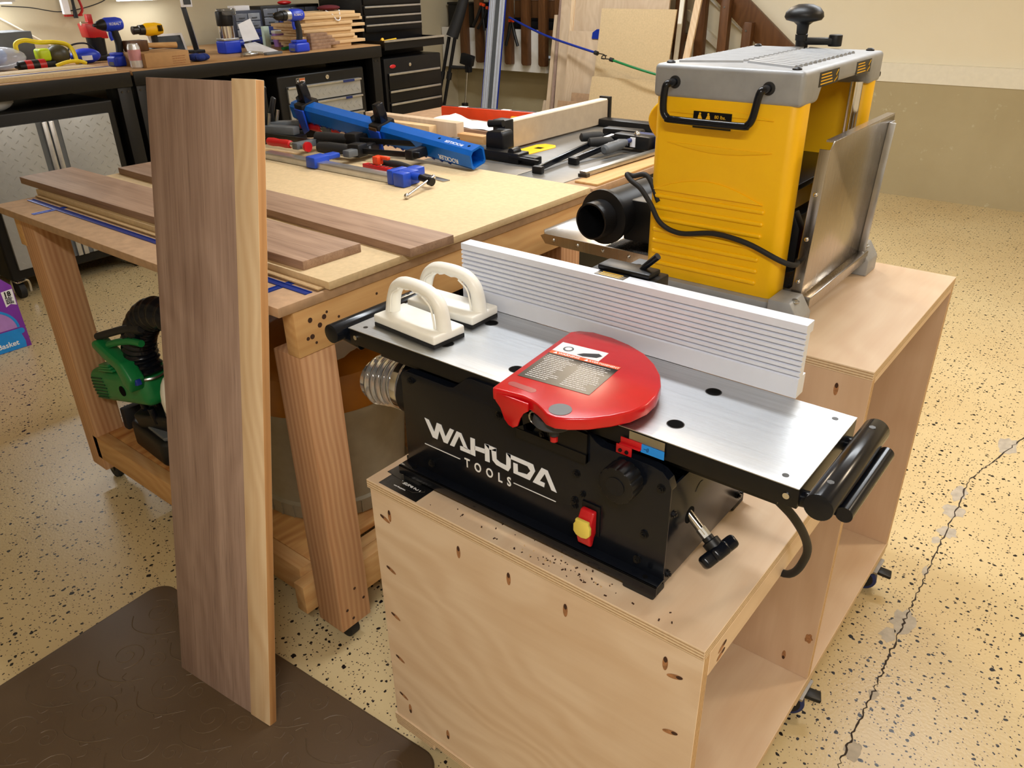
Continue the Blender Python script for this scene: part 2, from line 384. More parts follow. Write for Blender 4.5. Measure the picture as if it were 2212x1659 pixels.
M['bare'] = plain('bare_concrete', (176, 166, 150), .9, var=.15, nscale=40, bump=.4, bscale=150); M['crack'] = plain('dark_crack', (52, 42, 34), .95)

# ------------------------------------------------------------------ room
XL, XR, YB, YF = -4.75, 3.4, 5.52, -3.4
fl = struct('floor', MB().box(-6.2, XR, YF, YB + 1.2, -.08, 0), M['floor'])
struct('ceiling', MB().box(-6.2, XR, YF, YB + 1.2, CEIL, CEIL + .1), M['ceil'])
wb = struct('wall_back', MB().box(XL, XR, YB, YB + .12, .80, CEIL), M['drywall'])
st = struct('wall_back_lower', MB().box(XL, XR, YB - .05, YB + .12, 0, .765), M['concrete'])
struct('trim_1', MB().box(-2.9, XR, YB - .055, YB + .02, .765, .885), M['trimw'])
struct('wall_left', MB().box(XL - .12, XL, YF, YB + .12, 0, CEIL), M['wall_l'])
struct('wall_right', MB().box(XR, XR + .1, YF, YB, 0, CEIL), M['drywall'])
struct('wall_front', MB().box(XL, XR, YF - .1, YF, 0, CEIL), M['drywall'])
# crack in the slab with worn patches beside it
cp = [(.84, 2.45), (.835, 2.254), (.78, 2.02), (.743, 1.859), (.748, 1.6), (.75, 1.336), (.752, 1.15), (.754, 1.008), (.758, .88), (.761, .777), (.76, .65), (.763, .537), (.768, .3), (.77, .0)]
rc = random.Random(3); L_, R_ = [], []
for i in range(len(cp) - 1):
    for k in range(14):
        t = k / 14; x = cp[i][0] * (1 - t) + cp[i + 1][0] * t + rc.uniform(-.004, .004); y = cp[i][1] * (1 - t) + cp[i + 1][1] * t
        w = rc.uniform(.0008, .0028); L_.append((x - w, y, .0006)); R_.append((x + w, y, .0006))
n = len(L_); MB().add(L_ + R_, [(i, i + 1, n + i + 1, n + i) for i in range(n - 1)]).build('crack', M['crack'], fl)
for cx, cy, rx, ry in ((.80, 2.15, .035, .07), (.735, 1.75, .022, .05), (.742, 1.64, .03, .045), (.752, 1.52, .028, .035), (.735, 1.46, .012, .02), (.752, 1.06, .03, .055), (.735, .99, .022, .03), (.762, .78, .012, .02), (.775, .60, .018, .03), (.745, 1.30, .009, .025)):
    ps = [(cx + rx * math.cos(a) * q, cy + ry * math.sin(a) * q, .0003) for a, q in [(2 * PI * k / 18, rc.uniform(.65, 1.15)) for k in range(18)]]
    MB().add(ps, [tuple(range(18))]).build('bare_patch', M['bare'], fl)

# ceiling lamps and wall LED bars as fixtures
for i, (x, y, a, b, w, cc) in enumerate(SHOP):
    if abs(a - b) < .05: lab = ['square warm ceiling lamp near the stairs', 'square warm ceiling lamp on the right side'][i > 2]
    else: lab = ['long cool ceiling lamp over the workbench', '', 'long cool ceiling lamp over the aisle behind the planer', 'ceiling lamp behind the camera', '', 'cool ceiling lamp over the tool chest'][i]
    r = thing('ceiling_lamp', lab, 'lamp', (x, y, CEIL), group='ceiling lamps')
    MB().box(x - a / 2 - .02, x + a / 2 + .02, y - b / 2 - .02, y + b / 2 + .02, CEIL - .045, CEIL).build('lamp_housing', M['white_paint'], r)
    MB().box(x - a / 2, x + a / 2, y - b / 2, y + b / 2, CEIL - .07, CEIL - .045).build('diffuser', M['lamp_warm'] if cc is WARM else M['lamp'], r)
for (y0, y1, z), lab in zip(BARS, ('lit LED bar on the wall at the far left', 'lit LED bar on the wall above the cardboard box', 'LED bar on the wall higher than the other two')):
    r = thing('light_bar', lab, 'lamp', (-4.75, y0, z + .03), group='LED bars over the black workbench')
    MB().box(-4.62, -4.58, y0 - .02, y1 + .02, z, z + .03).box(-4.75, -4.61, (y0 + y1) / 2 - .02, (y0 + y1) / 2 + .02, z + .005, z + .025).build('bar_housing', M['white_paint'], r)
    MB().box(-4.618, -4.582, y0, y1, z - .008, z).build('diffuser', M['lamp'], r)

# ------------------------------------------------------------------ plywood tool cart
def panel(name, x0, x1, y0, y1, z0, z1, face, parent, ax, bevel=.0008):
    b = MB(); i = 'xyz'.index(ax)
    b.box(x0, x1, y0, y1, z0, z1); b.m = [1] * 6
    fi = {2: (0, 1), 1: (2, 3), 0: (4, 5)}[i]
    for k in fi: b.m[k] = 0
    return b.build(name, [M[face], M['edge_' + ax]], parent, bevel=bevel, seg=1)
cart = thing('tool_cart', 'two-level maple plywood tool cart on blue casters carrying the jointer and planer', 'cart', (.325, .6, 0))
CL = .651
panel('lower_top', 0, CL, 0, .611, .6926, .71, 'maple_y', cart, 'z')
panel('upper_top', 0, CL, .611, 1.207, .8516, .869, 'maple_y', cart, 'z')
fp = panel('front_panel', .004, CL - .0005, .003, .0204, .118, .6926, 'maple', cart, 'y')
dv = panel('divider_panel', .0, CL - .0005, .612, .6294, .118, .8516, 'maple_z', cart, 'y')
panel('back_panel', 0, CL - .0005, 1.189, 1.2065, .118, .8516, 'maple_z', cart, 'y')
panel('base_panel', 0, CL, .0, 1.207, .10, .118, 'maple_y', cart, 'z')
rl = panel('lower_rail', CL - .0175, CL, .0206, .611, .648, .6925, 'maple_y', cart, 'x')
panel('lower_rail', .004, .0215, .0206, .611, .648, .6925, 'maple_y', cart, 'x')
panel('upper_rail', CL - .0175, CL - .001, .63, 1.189, .838, .8515, 'maple_y', cart, 'x')
panel('upper_rail', .004, .0215, .63, 1.189, .838, .8515, 'maple_y', cart, 'x')
panel('mounting_block', 0, .11, .002, .11, .083, .0998, 'maple', cart, 'z')
for x, y in ((.55, .002), (0, .55), (.54, .56), (0, 1.09), (.54, 1.09)): panel('mounting_block', x, x + .11, y, y + .11, .083, .0998, 'maple', cart, 'z')
M['hole_wood'] = plain('drilled_wood', (158, 110, 70), .8, var=.3, nscale=200)
M['hole_tip'] = plain('drilled_wood_deep', (62, 36, 20), .9, var=.2, nscale=200)
def pocket(x, z, ang, y, par, L=.026, W=.0085, plane='y'):
    """pocket-screw hole: a boat-shaped scoop; the screw tip points along ang"""
    def oval(l, w, dx, h):
        pts = []
        for k in range(20):
            t = 2 * PI * k / 20; u = l / 2 * math.cos(t) + dx; v = w / 2 * math.sin(t)
            a = u * math.cos(ang) - v * math.sin(ang); b = u * math.sin(ang) + v * math.cos(ang)
            pts.append((x + a, y - h, z + b) if plane == 'y' else (y + h, x + a, z + b))
        return pts
    MB().add(oval(L, W, 0, .0004), [tuple(range(20))]).build('pocket_hole', M['hole_wood'], par)
    MB().add(oval(L * .4, W * .7, L * .28, .0007), [tuple(range(20))]).build('pocket_tip', M['hole_tip'], par)
for x, z, a in ((.049, .650, 90), (.036, .638, 160), (.213, .652, 90), (.319, .652, 90), (.428, .650, 90), (.037, .521, 160), (.035, .405, 160), (.034, .292, 160),
                (.032, .186, 160), (.048, .160, -90), (.153, .163, -90), (.30, .163, -90), (.596, .651, 90), (.612, .636, 20), (.614, .526, 20), (.614, .40, 20), (.614, .28, 20)):
    pocket(x, z, math.radians(a), .003, fp)
for x, z in ((.593, .818), (.35, .818)): pocket(x, z, PI / 2, .612, dv)
pocket(.593, .156, -PI / 2, .612, dv)
for y, z in ((.06, .671), (.058, .658)): pocket(y, z, math.radians(15), CL, rl, plane='x')
k_ = MB(); k_.add([(.636 + .009 * math.cos(a) * q, .6115, .232 + .014 * math.sin(a) * q) for a, q in [(2 * PI * k / 14, rc.uniform(.7, 1.1)) for k in range(14)]], [tuple(range(14))]); k_.build('knot', M['hole_wood'], dv)
def caster(x, y, ang, par):
    R = Matrix.Rotation(ang, 3, 'Z'); o = Vector((x, y, 0)); T = lambda a, b, c: o + R @ Vector((a, b, c))
    w = MB().cyl(T(0, -.013, .032), T(0, .013, .032), .032, n=28).build('caster_wheel', M['blue_rubber'], par, bevel=.003)
    MB().cyl(T(0, -.0145, .032), T(0, .0145, .032), .023, n=24).build('wheel_hub', M['black_plastic'], w)
    MB().cyl(T(0, -.019, .032), T(0, .019, .032), .006, n=14).build('axle_bolt', M['steel'], w)
    f = MB()
    for s in (-1, 1): f.obox(T(-.006, s * .017, .052), (.03, .0025, .05), R)
    f.obox(T(-.018, 0, .076), (.06, .042, .005), R); f.build('caster_fork', M['steel'], par, bevel=.001)
    MB().box(x - .034, x + .034, y - .034, y + .034, .0775, .083).build('caster_plate', M['steel'], par)
    MB().obox(T(.04, 0, .062), (.046, .030, .010), R @ rotm(0, .18, 0)).build('brake_pedal', M['black_plastic'], par, bevel=.003)
    MB().obox(T(.012, 0, .068), (.03, .02, .007), R).build('brake_arm', M['dark_steel'], par)
for x, y, a in ((.622, .618, .35), (.625, 1.135, .2), (.05, .06, 2.6), (.6, .05, -.5), (.05, .6, 3), (.05, 1.14, 3)): caster(x, y, a, cart)
# shavings on the lower top
for i in range(90):
    x = rc.gauss(.40, .12); y = rc.uniform(.008, .035) if rc.random() < .8 else rc.uniform(.035, .06)
    if not .1 < x < .63: continue
    a = rc.uniform(0, 6); s = rc.uniform(.0006, .0022)
    if i == 0: chips = MB(); chipl = MB()
    (chips if rc.random() < .75 else chipl).obox((x, y, .7106), (s * 2, s, .0012), rotm(rc.uniform(-.3, .3), 0, a))
tag(chips.build('dark_shavings', M['hole_tip']), 'dark walnut shavings sprinkled on the lower cart top before the jointer', 'shavings', kind='stuff')
tag(chipl.build('pale_shavings', M['birch_y']), 'pale wood shavings sprinkled on the lower cart top before the jointer', 'shavings', kind='stuff')

# ------------------------------------------------------------------ jointer
jn = thing('benchtop_jointer', 'black benchtop jointer with red guard and silver fence on the plywood cart', 'jointer', (.31, .19, .71))
TZ = .959
def jtable(name, x0, x1, z, holes, small):
    b = MB().box(x0, x1, .063, .268, z - .030, z - .0014).box(x0 + .05, x1 - .03, .085, .25, z - .05, z - .03).build(name, M['black_satin'], jn, bevel=.0015)
    MB().box(x0, x1, .061, .270, z - .0014, z).build('steel_top', M['table_steel'], b, bevel=.0004, seg=1)
    for x, y in holes:
        MB().cyl((x, y, z - .003), (x, y, z + .0003), .0105, n=24).build('table_hole', M['black_void'], b)
        MB().lathe((x, y, z), (0, 0, 1), [(.0105, .0002), (.0112, .0005), (.0120, .0002)], closed=False).build('hole_rim', M['dark_steel'], b)
    for x, y in small: MB().cyl((x, y, z - .002), (x, y, z + .0003), .0042, n=16).build('screw_hole', M['dark_steel'], b)
    return b
t1 = jtable('outfeed_table', -.076, .318, TZ, ((.111, .223), (.108, .113), (.256, .109)), ((-.052, .08), (-.052, .25)))
t2 = jtable('infeed_table', .352, .714, TZ, ((.528, .221), (.528, .108)), ((.691, .249), (.69, .08)))
for x, p in ((-.06, t1), (.70, t2)): MB().cyl((x, .0605, .944), (x, .0635, .944), .0042, n=14).build('set_screw', M['chrome'], p)
MB().cyl((.335, .07, .943), (.335, .262, .943), .024, n=24).build('cutter_head', M['dark_steel'], jn)
# front housing plate: outline with the stepped top edge
out = [(.052, .738), (.052, .905), (.056, .914), (.066, .9195), (.160, .9195), (.170, .922), (.188, .937), (.198, .946), (.208, .949), (.245, .949), (.30, .949), (.345, .946), (.405, .944), (.418, .936),
       (.437, .921), (.446, .9175), (.525, .9175), (.540, .914), (.550, .906), (.555, .893), (.555, .738)]
hp = MB().prism(out, 'xz', .057, .0605).build('front_plate', M['black_gloss'], jn, bevel=.0008)
lip = MB()
for a, b in zip(out[2:-2], out[3:-1]): lip.prism([a, b, (b[0], b[1] - .003), (a[0], a[1] - .003)], 'xz', .0603, .072)
lip.build('plate_lip', M['black_gloss'], jn)
sd = MB().box(.551, .5545, .0607, .323, .728, .893).build('side_plate', M['black_gloss'], jn, bevel=.0006)
MB().box(.053, .0565, .0607, .323, .728, .905).build('side_plate', M['black_gloss'], jn)
MB().box(.0567, .5508, .319, .3225, .728, .90).build('rear_plate', M['black_satin'], jn)
MB().box(.0567, .5508, .062, .318, .7285, .731).build('bottom_plate', M['black_satin'], jn)
MB().box(.047, .556, .037, .0607, .7365, .7395).box(.047, .556, .037, .040, .722, .7395).box(.047, .556, .0575, .0606, .7395, .748).build('base_flange', M['black_gloss'], jn, bevel=.0008)
MB().box(.047, .556, .319, .343, .7365, .7395).build('base_flange', M['black_gloss'], jn)
for x0, x1, y0, y1 in ((.500, .551, .040, .074), (.052, .092, .040, .074), (.500, .551, .30, .34), (.052, .092, .30, .34)): MB().box(x0, x1, y0, y1, .71, .7364).build('rubber_foot', M['black_rubber'], jn, bevel=.003)
for x in (.075, .532): MB().cyl((x, .048, .739), (x, .048, .7398), .004, n=16).build('flange_hole', M['black_void'], jn)
def bolt(p, ax, par, r=.0052):
    p = Vector(p); a = Vector(ax)
    MB().cyl(p, p + a * .0012, r * 1.25, n=18).cyl(p + a * .0012, p + a * .004, r, n=6).cyl(p + a * .004, p + a * .0062, r * .5, n=12).build('bolt', M['black_satin'], par)
for x, z in ((.406, .857), (.541, .889), (.521, .803), (.513, .755), (.074, .905), (.262, .904), (.11, .757), (.318, .889), (.346, .902), (.418, .826), (.404, .809), (.404, .800)): bolt((x, .057, z), (0, -1, 0), jn, .0052 if z < .826 or z > .84 else .004)
for y, z in ((.07, .742), (.07, .846), (.30, .86), (.30, .745)): bolt((.5545, y, z), (1, 0, 0), jn, .0045)
# lettering on the front plate
LOGO = [[(0.1008,0.8437),(0.1104,0.8428),(0.1217,0.8233),(0.1288,0.8437),(0.1387,0.8433),(0.1468,0.8233),(0.1581,0.8436),(0.167,0.8431),(0.1506,0.8114),(0.1419,0.8113),(0.1337,0.8304),(0.1276,0.8112),(0.117,0.8118)],[(0.1557,0.8109),(0.1727,0.8434),(0.1827,0.8431),(0.178,0.8361),(0.1653,0.8112)],[(0.178,0.8361),(0.1827,0.8431),(0.1957,0.8174),(0.187,0.8178)],[(0.1786,0.818),(0.187,0.819),(0.2015,0.8179),(0.2019,0.8107),(0.1789,0.8103)],[(0.2021,0.8427),(0.2115,0.8431),(0.2111,0.8105),(0.2011,0.8106)],[(0.2108,0.8302),(0.2321,0.8323),(0.2323,0.8236),(0.2104,0.8224)],[(0.2319,0.8425),(0.241,0.8432),(0.2412,0.8109),(0.2317,0.8102)],[(0.2319,0.8425),(0.2557,0.8426),(0.2552,0.8364),(0.2407,0.8355)],[(0.2455,0.8359),(0.2554,0.8425),(0.2557,0.8225),(0.2472,0.8177)],[(0.2472,0.8177),(0.2557,0.8225),(0.2629,0.8196),(0.2546,0.8119)],[(0.2546,0.8119),(0.2629,0.8196),(0.2751,0.8188),(0.2839,0.818),(0.2788,0.8094)],[(0.2757,0.8422),(0.2845,0.8422),(0.2839,0.818),(0.2751,0.8188)],[(0.2757,0.8422),(0.3192,0.8419),(0.3169,0.8341),(0.2843,0.8345)],[(0.3192,0.8419),(0.3276,0.8415),(0.3313,0.8309),(0.3211,0.8103),(0.3156,0.8187),(0.3224,0.8279),(0.3169,0.8341)],[(0.2893,0.8107),(0.2981,0.8165),(0.3156,0.8187),(0.3211,0.8103)],[(0.2892,0.8298),(0.2977,0.83),(0.2981,0.8165),(0.2893,0.8107)],[(0.3267,0.8094),(0.3433,0.842),(0.3546,0.8414),(0.3715,0.8089),(0.3619,0.8094),(0.3494,0.8337),(0.3401,0.8171),(0.3495,0.8169),(0.3482,0.8089)]]
lg = MB()
for P in LOGO: lg.prism(P, 'xz', .0564, .0569)
lo_ = lg.build('logo_lettering', M['logo'], hp)
RX = (1, 0, 0)
text('tools_lettering', 'TOOLS', .0235, plane_m((.187, .0566, .7825), RX, (0, 0, 1)) @ Matrix.Diagonal((.78, 1, 1, 1)), M['ink_white'], hp, spacing=2.05, bold=.0004)
for x0, x1 in ((.097, .177), (.289, .370)): MB().box(x0, x1, .0564, .0569, .7912, .7926).build('logo_rule', M['ink_white'], hp)
# blade guard
gpts = [(.274, .225), (.283, .238), (.305, .247), (.34, .247), (.375, .240), (.41, .226), (.440, .204), (.464, .178), (.481, .150), (.491, .120), (.493, .092), (.486, .062), (.471, .036), (.452, .013), (.432, -.003), (.415, -.011), (.400, -.010), (.388, -.003), (.376, .003), (.362, .008), (.345, .010), (.32, .006), (.300, .002), (.296, .006)]
gd = MB().prism(gpts, 'xy', .967, .985).build('blade_guard', M['red_gloss'], jn, bevel=.0028, seg=3)
lp = [(.299, .980), (.303, .966), (.311, .958), (.318, .942), (.325, .935), (.333, .933), (.341, .938), (.346, .952), (.352, .962), (.360, .968), (.36, .980)]
MB().prism(lp, 'xz', .003, .0065).build('guard_lip', M['red_gloss'], gd, bevel=.0008)
MB().cyl((.409, .010, .9845), (.409, .010, .9856), .0155, n=32).build('guard_cap', M['grey_plastic'], gd, label='round dark grey cap on the red guard')
sl = []
for k in range(13): t = PI / 2 + PI * k / 12; sl.append((.312 + .006 * math.cos(t), .030 + .006 * math.sin(t)))
for k in range(13): t = -PI / 2 + PI * k / 12; sl.append((.347 + .006 * math.cos(t), .030 + .006 * math.sin(t)))
MB().add([(a, b, .9853) for a, b in sl], [tuple(range(len(sl)))]).build('guard_recess', plain('red_recess', (150, 8, 16), .25), gd)
# warning label, lying turned on the guard
EX = Vector((.411 - .297, .152 - .165, 0)).normalized(); LM = plane_m((.302, .054, .9853), (.992, .10, 0), (-.04, 1, 0))
def lbox(x0, x1, y0, y1, z, m, nm, par): return MB().box(x0, x1, y0, y1, z, z + .0002).xf(LM).build(nm, M[m], par)
lb = lbox(0, .116, 0, .098, 0, 'label_black', 'warning_label', gd)
lbox(0, .116, .089, .098, .0002, 'label_orange', 'label_band', lb)
lbox(.0, .079, .099, .132, 0, 'paper', 'label_diagram', gd)
MB().cyl((.020, .114, .0002), (.020, .114, .0005), .0085, n=12).xf(LM).build('diagram_wheel', M['grey_plastic'], lb)
MB().prism([(.040, .104), (.047, .112), (.068, .122), (.076, .117), (.071, .108), (.05, .102)], 'xy', .0002, .0005).xf(LM).build('diagram_block', M['ink_black'], lb)
MB().cyl((.020, .114, .0005), (.020, .114, .0007), .0055, n=20).xf(LM).build('diagram_hub', M['paper'], lb)
rt = random.Random(5)
tl = MB()
for cx in (.004, .061):
    for k in range(15):
        y = .082 - k * .0053; x = cx + (.004 if k > 3 else 0); e = cx + .052 - rt.uniform(0, .016)
        while x < e:
            w = rt.uniform(.002, .007); tl.box(x, min(x + w, e), y, y + .0012, .0002, .0004); x += w + .001
tl.xf(LM).build('label_print', M['ink_white'], lb)
T3 = Matrix.Translation
text('warning_word', 'WARNING', .0075, LM @ T3((.014, .0908, .0005)), M['ink_white'], lb, bold=.0001)
text('warning_word', 'AVERTISSEMENT', .0068, LM @ T3((.066, .0908, .0005)), M['ink_white'], lb)
for x in (.006, .0585): MB().prism([(x, .0905), (x + .007, .0905), (x + .0035, .0970)], 'xy', .0004, .0006).xf(LM).build('warning_triangle', M['ink_white'], lb)
# spring and pivot bracket under the guard
MB().box(.300, .425, .050, .0565, .884, .899).prism([(.300, .899), (.318, .884), (.31, .93), (.345, .93)], 'xz', .051, .0566).box(.36, .425, .052, .0566, .885, .932).build('guard_bracket', M['black_satin'], jn)
MB().lathe((.385, .03, .962), (0, 0, -1), [(.006, 0), (.028, .001), (.030, .012), (.026, .016), (.007, .018), (.007, .034), (.0, .034)]).build('pivot_disc', M['foam'], jn)
MB().cyl((.385, .03, .918), (.385, .03, .926), .0055, n=16).build('pivot_nut', M['red_plastic'], jn)
sp = MB()
sp.tube([(.338 + .009 * math.cos(t), .045 + .0012 * t / 6, .931 + .010 * math.sin(t)) for t in [k * .5 for k in range(40)]], .0011, n=6, sm=0)
sp.build('guard_spring', M['steel'], jn)
# depth scale, pointer, tape
MB().box(.486, .539, .0602, .0608, .9405, .9565).build('scale_plate', M['steel'], t2)
tp = MB().box(.505, .5395, .0592, .0598, .931, .9435).build('tape_strip', M['blue_tape'], t2, label='strip of blue masking tape with a pen mark')
MB().tube([(.5095, .0588, .9375), (.5135, .0588, .9375)], .00025, n=4, sm=0).tube([(.5155 + .0015 * math.cos(a), .0588, .9375 + .0026 * math.sin(a)) for a in [k * .6 for k in range(12)]], .00025, n=4, sm=0).tube([(.5145, .0588, .9345), (.5168, .0588, .9405)], .00025, n=4, sm=0).build('pen_mark', M['ink_black'], tp)
MB().box(.470, .494, .0545, .0562, .920, .934).box(.474, .506, .0545, .0605, .934, .9355).box(.474, .506, .0585, .0602, .9355, .944).build('red_pointer', M['red_plastic'], jn, bevel=.0006)
for x in (.477, .487): MB().cyl((x, .0545, .926), (x, .053, .926), .0028, n=12).build('pointer_screw', M['black_satin'], jn)
# depth lock knob with lobes
kp = []
for k in range(72):
    a = 2 * PI * k / 72; kp.append((.491 + (.0275 - .0022 * max(0, math.cos(12 * a)) ** 3) * math.cos(a), .8905 + (.0275 - .0022 * max(0, math.cos(12 * a)) ** 3) * math.sin(a)))
kn = MB().prism(kp, 'xz', .022, .050).cyl((.491, .05, .8905), (.491, .058, .8905), .012, n=20).build('depth_knob', M['black_plastic'], jn, bevel=.0016)
MB().cyl((.491, .0205, .8905), (.491, .0225, .8905), .014, n=28).build('knob_cap', M['black_gloss'], kn)
# paddle switch
MB().box(.418, .449, .0545, .057, .764, .817).build('switch_plate', M['black_satin'], jn, bevel=.0008)
MB().prism([(.0545, .81), (.046, .81), (.038, .795), (.036, .768), (.040, .752), (.046, .752), (.050, .765), (.0545, .77)], 'yz', .421, .445).build('switch_paddle', M['red_plastic'], jn, bevel=.003, seg=3)
MB().prism([(.419, .778), (.424, .772), (.433, .770), (.442, .772), (.447, .778), (.447, .790), (.444, .794), (.444, .800), (.422, .800), (.422, .794), (.419, .790)], 'xz', .0315, .0375).build('switch_flap', M['yellow_switch'], jn, bevel=.0012)
# table height crank with star knob on the right side
hd = Vector((.050, -.006, -.036)).normalized(); h0 = Vector((.556, .124, .811))
MB().cyl(h0 - hd * .01, h0 + hd * .032, .0066, n=16).build('crank_rod', M['chrome'], jn)
MB().cyl(h0 + hd * .022, h0 + hd * .036, .0075, n=6).build('crank_nut', M['steel'], jn)
MB().lathe(h0 + hd * .036, hd, [(.0085, 0), (.0085, .006), (.013, .007), (.013, .018), (.009, .019)], n=20).build('crank_collar', M['black_plastic'], jn)
kc = h0 + hd * .062; ka = hd.orthogonal().normalized(); kb = hd.cross(ka); u1 = Vector((.0, .86, .5)).normalized(); u1 = (u1 - hd * u1.dot(hd)).normalized(); u2 = hd.cross(u1)
Rk = Matrix((u1, u2, hd)).transposed()
MB().obox(kc, (.062, .019, .020), Rk).obox(kc, (.028, .030, .020), Rk).build('star_knob', M['black_gloss'], jn, bevel=.006, seg=3)
MB().cyl((.5545, .124, .812), (.5552, .124, .812), .013, n=24).build('crank_opening', M['black_void'], jn)
arc = MB(); arc.tube([(.5552, .150 + .02 * math.cos(a + 1.2), .825 + .03 * math.sin(a + 1.2)) for a in [k * .15 for k in range(0, 9)]], .0005, n=4, sm=0); arc.build('turn_arrow', M['ink_black'], jn)
# table extension bars
for x, s, nm in ((.742, 1, 'R'), (-.104, -1, 'L')):
    z = .955 if s > 0 else .945; b = MB().cyl((x, .045, z), (x, .258, z), .0172, n=28).build('extension_bar', M['black_gloss'], jn, bevel=.001)
    MB().cyl((x + s * .022, .075, z - .018), (x + s * .022, .238, z - .018), .010, n=20).build('rest_roller', M['black_gloss'], b)
    for y in (.078, .232):
        MB().cyl((x - s * .042, y, z - .020), (x + s * .012, y, z - .012), .0105, n=20).build('bar_post', M['black_gloss'], b)
        MB().cyl((x, y, z + .0162), (x, y, z + .0172), .0045, n=6).build('grub_screw', M['dark_steel'], b)
# ribbed fence
prof = [(.270, TZ + .0006), (.270, TZ + .030)]
for k in range(9):
    z = TZ + .032 + k * .0082; prof += [(.2745, z), (.2745, z + .0018), (.270, z + .0028), (.270, z + .0074)]
prof += [(.270, 1.0705), (.296, 1.0705), (.296, 1.055), (.286, 1.055), (.286, .99), (.296, .99), (.296, TZ + .0006)]
fn = MB().prism(prof, 'yz', .0045, .6285).build('fence', M['fence_alu'], jn, ang=25)
MB().box(.262, .380, .2965, .345, .998, 1.070).box(.275, .370, .298, .335, 1.070, 1.079).build('fence_bracket', M['black_satin'], jn, bevel=.003)
MB().box(.2835, .337, .2755, .2955, 1.0706, 1.0712).build('fence_label', M['label_black'], fn)
for k in range(3): MB().box(.291, .329, .2775 + k * .0058, .2795 + k * .0058, 1.0712, 1.0714).build('label_line', M['ink_yellow'], fn)
MB().tube([(.344, .318, 1.074), (.347, .319, 1.080), (.362, .32, 1.095), (.371, .32, 1.104)], lambda t: .0045 + .0012 * t, n=12).build('fence_lever', M['black_gloss'], jn)
MB().box(.30, .42, .33, .40, .90, .998).build('fence_support', M['black_satin'], jn)
# dust hose with clamp ring, left side
hx = (-1, -.14, .02); ho = Vector((.052, .125, .850))
MB().lathe(ho, hx, [(.046, 0), (.050, .004), (.050, .040), (.043, .042)], n=32).build('hose_adapter', M['black_plastic'], jn)
hp_ = Vector(ho) + Vector(hx).normalized() * .044; hpr = []
for k in range(6):
    for a in range(6): hpr.append((.042 + .0042 * math.sin(PI * a / 5), k * .0125 + a * .0022))
hs = MB().lathe(hp_, (-1, -.16, -.10), hpr, n=32, closed=False).build('dust_hose', M['clear'], jn)
MB().lathe(hp_, (-1, -.14, -.04), [(.0475, .0), (.0482, .006), (.0475, .012)], n=32, closed=False).build('hose_clamp', M['chrome'], hs)
for k in range(6): MB().lathe(hp_ + Vector((-1, -.16, -.10)).normalized() * (.011 + k * .0125), (-1, -.16, -.10), [(.0424, -.0008), (.0434, 0), (.0424, .0008)], n=32, closed=False).build('hose_wire', M['dark_steel'], hs)
MB().lathe(hp_ + Vector((-1, -.16, -.10)).normalized() * .072, (-.25, .75, -.6), [(.040, 0), (.040, .22)], n=24, closed=False).build('hose_run', M['clear'], jn)
# power cord
MB().tube([(.50, .28, .88), (.58, .20, .905), (.65, .13, .90), (.685, .162, .845), (.692, .225, .765), (.684, .262, .705), (.662, .276, .655), (.60, .30, .62), (.5, .36, .45), (.45, .40, .30), (.4, .42, .13)], .0062, n=12).build('power_cord', M['black_rubber'], jn)

# ------------------------------------------------------------------ push blocks
def push_block(label, loc, rz):
    r = thing('push_block', label, 'push block', loc, (0, 0, rz), group='white push blocks on the jointer table')
    MB().box(-.076, .076, -.034, .034, 0, .006).build('rubber_pad', M['black_rubber'], r)
    MB().box(-.077, .077, -.035, .035, .0062, .0215).build('block_base', M['white_plastic'], r, bevel=.0035, seg=3)
    path = [(-.066, 0, .018), (-.060, 0, .045), (-.050, 0, .066), (-.034, 0, .078), (-.015, 0, .081), (.015, 0, .081), (.040, 0, .076), (.056, 0, .062), (.062, 0, .042), (.064, 0, .018)]
    h = MB(); P = smooth_path(path, 4); N = len(P); vs = []
    for i, p in enumerate(P):
        d = (P[min(i + 1, N - 1)] - P[max(i - 1, 0)]).normalized(); nz = Vector((-d.z, 0, d.x))
        t = i / (N - 1); fg = .0018 * math.cos(t * 60) if .35 < t < .68 else 0
        w = .0125; th = .0105 + .004 * (abs(t - .5) * 2) ** 3
        for k in range(12):
            a = 2 * PI * k / 12; q = p + Vector((0, math.cos(a) * w, 0)) + nz * math.sin(a) * (th + (fg if math.sin(a) < 0 else 0)); vs.append(q)
    h.add(vs, [(i * 12 + k, i * 12 + (k + 1) % 12, (i + 1) * 12 + (k + 1) % 12, (i + 1) * 12 + k) for i in range(N - 1) for k in range(12)] + [tuple(range(12)), tuple(range((N - 1) * 12, N * 12))])
    hh = h.build('handle', M['white_plastic'], r, ang=60)
    for sx in (-1, 1):
        MB().tube([(sx * .030, -.0132, .073), (sx * .048, -.0132, .060), (sx * .054, -.0132, .040), (sx * .056, -.0132, .024)], .0016, n=6).build('handle_rib', M['white_plastic'], hh)
    return r
push_block('white plastic push block nearest the camera on the jointer table', (.033, .124, TZ + .0002), -.07)
push_block('white plastic push block nearest the silver fence', (.026, .2155, TZ + .0002), .02)
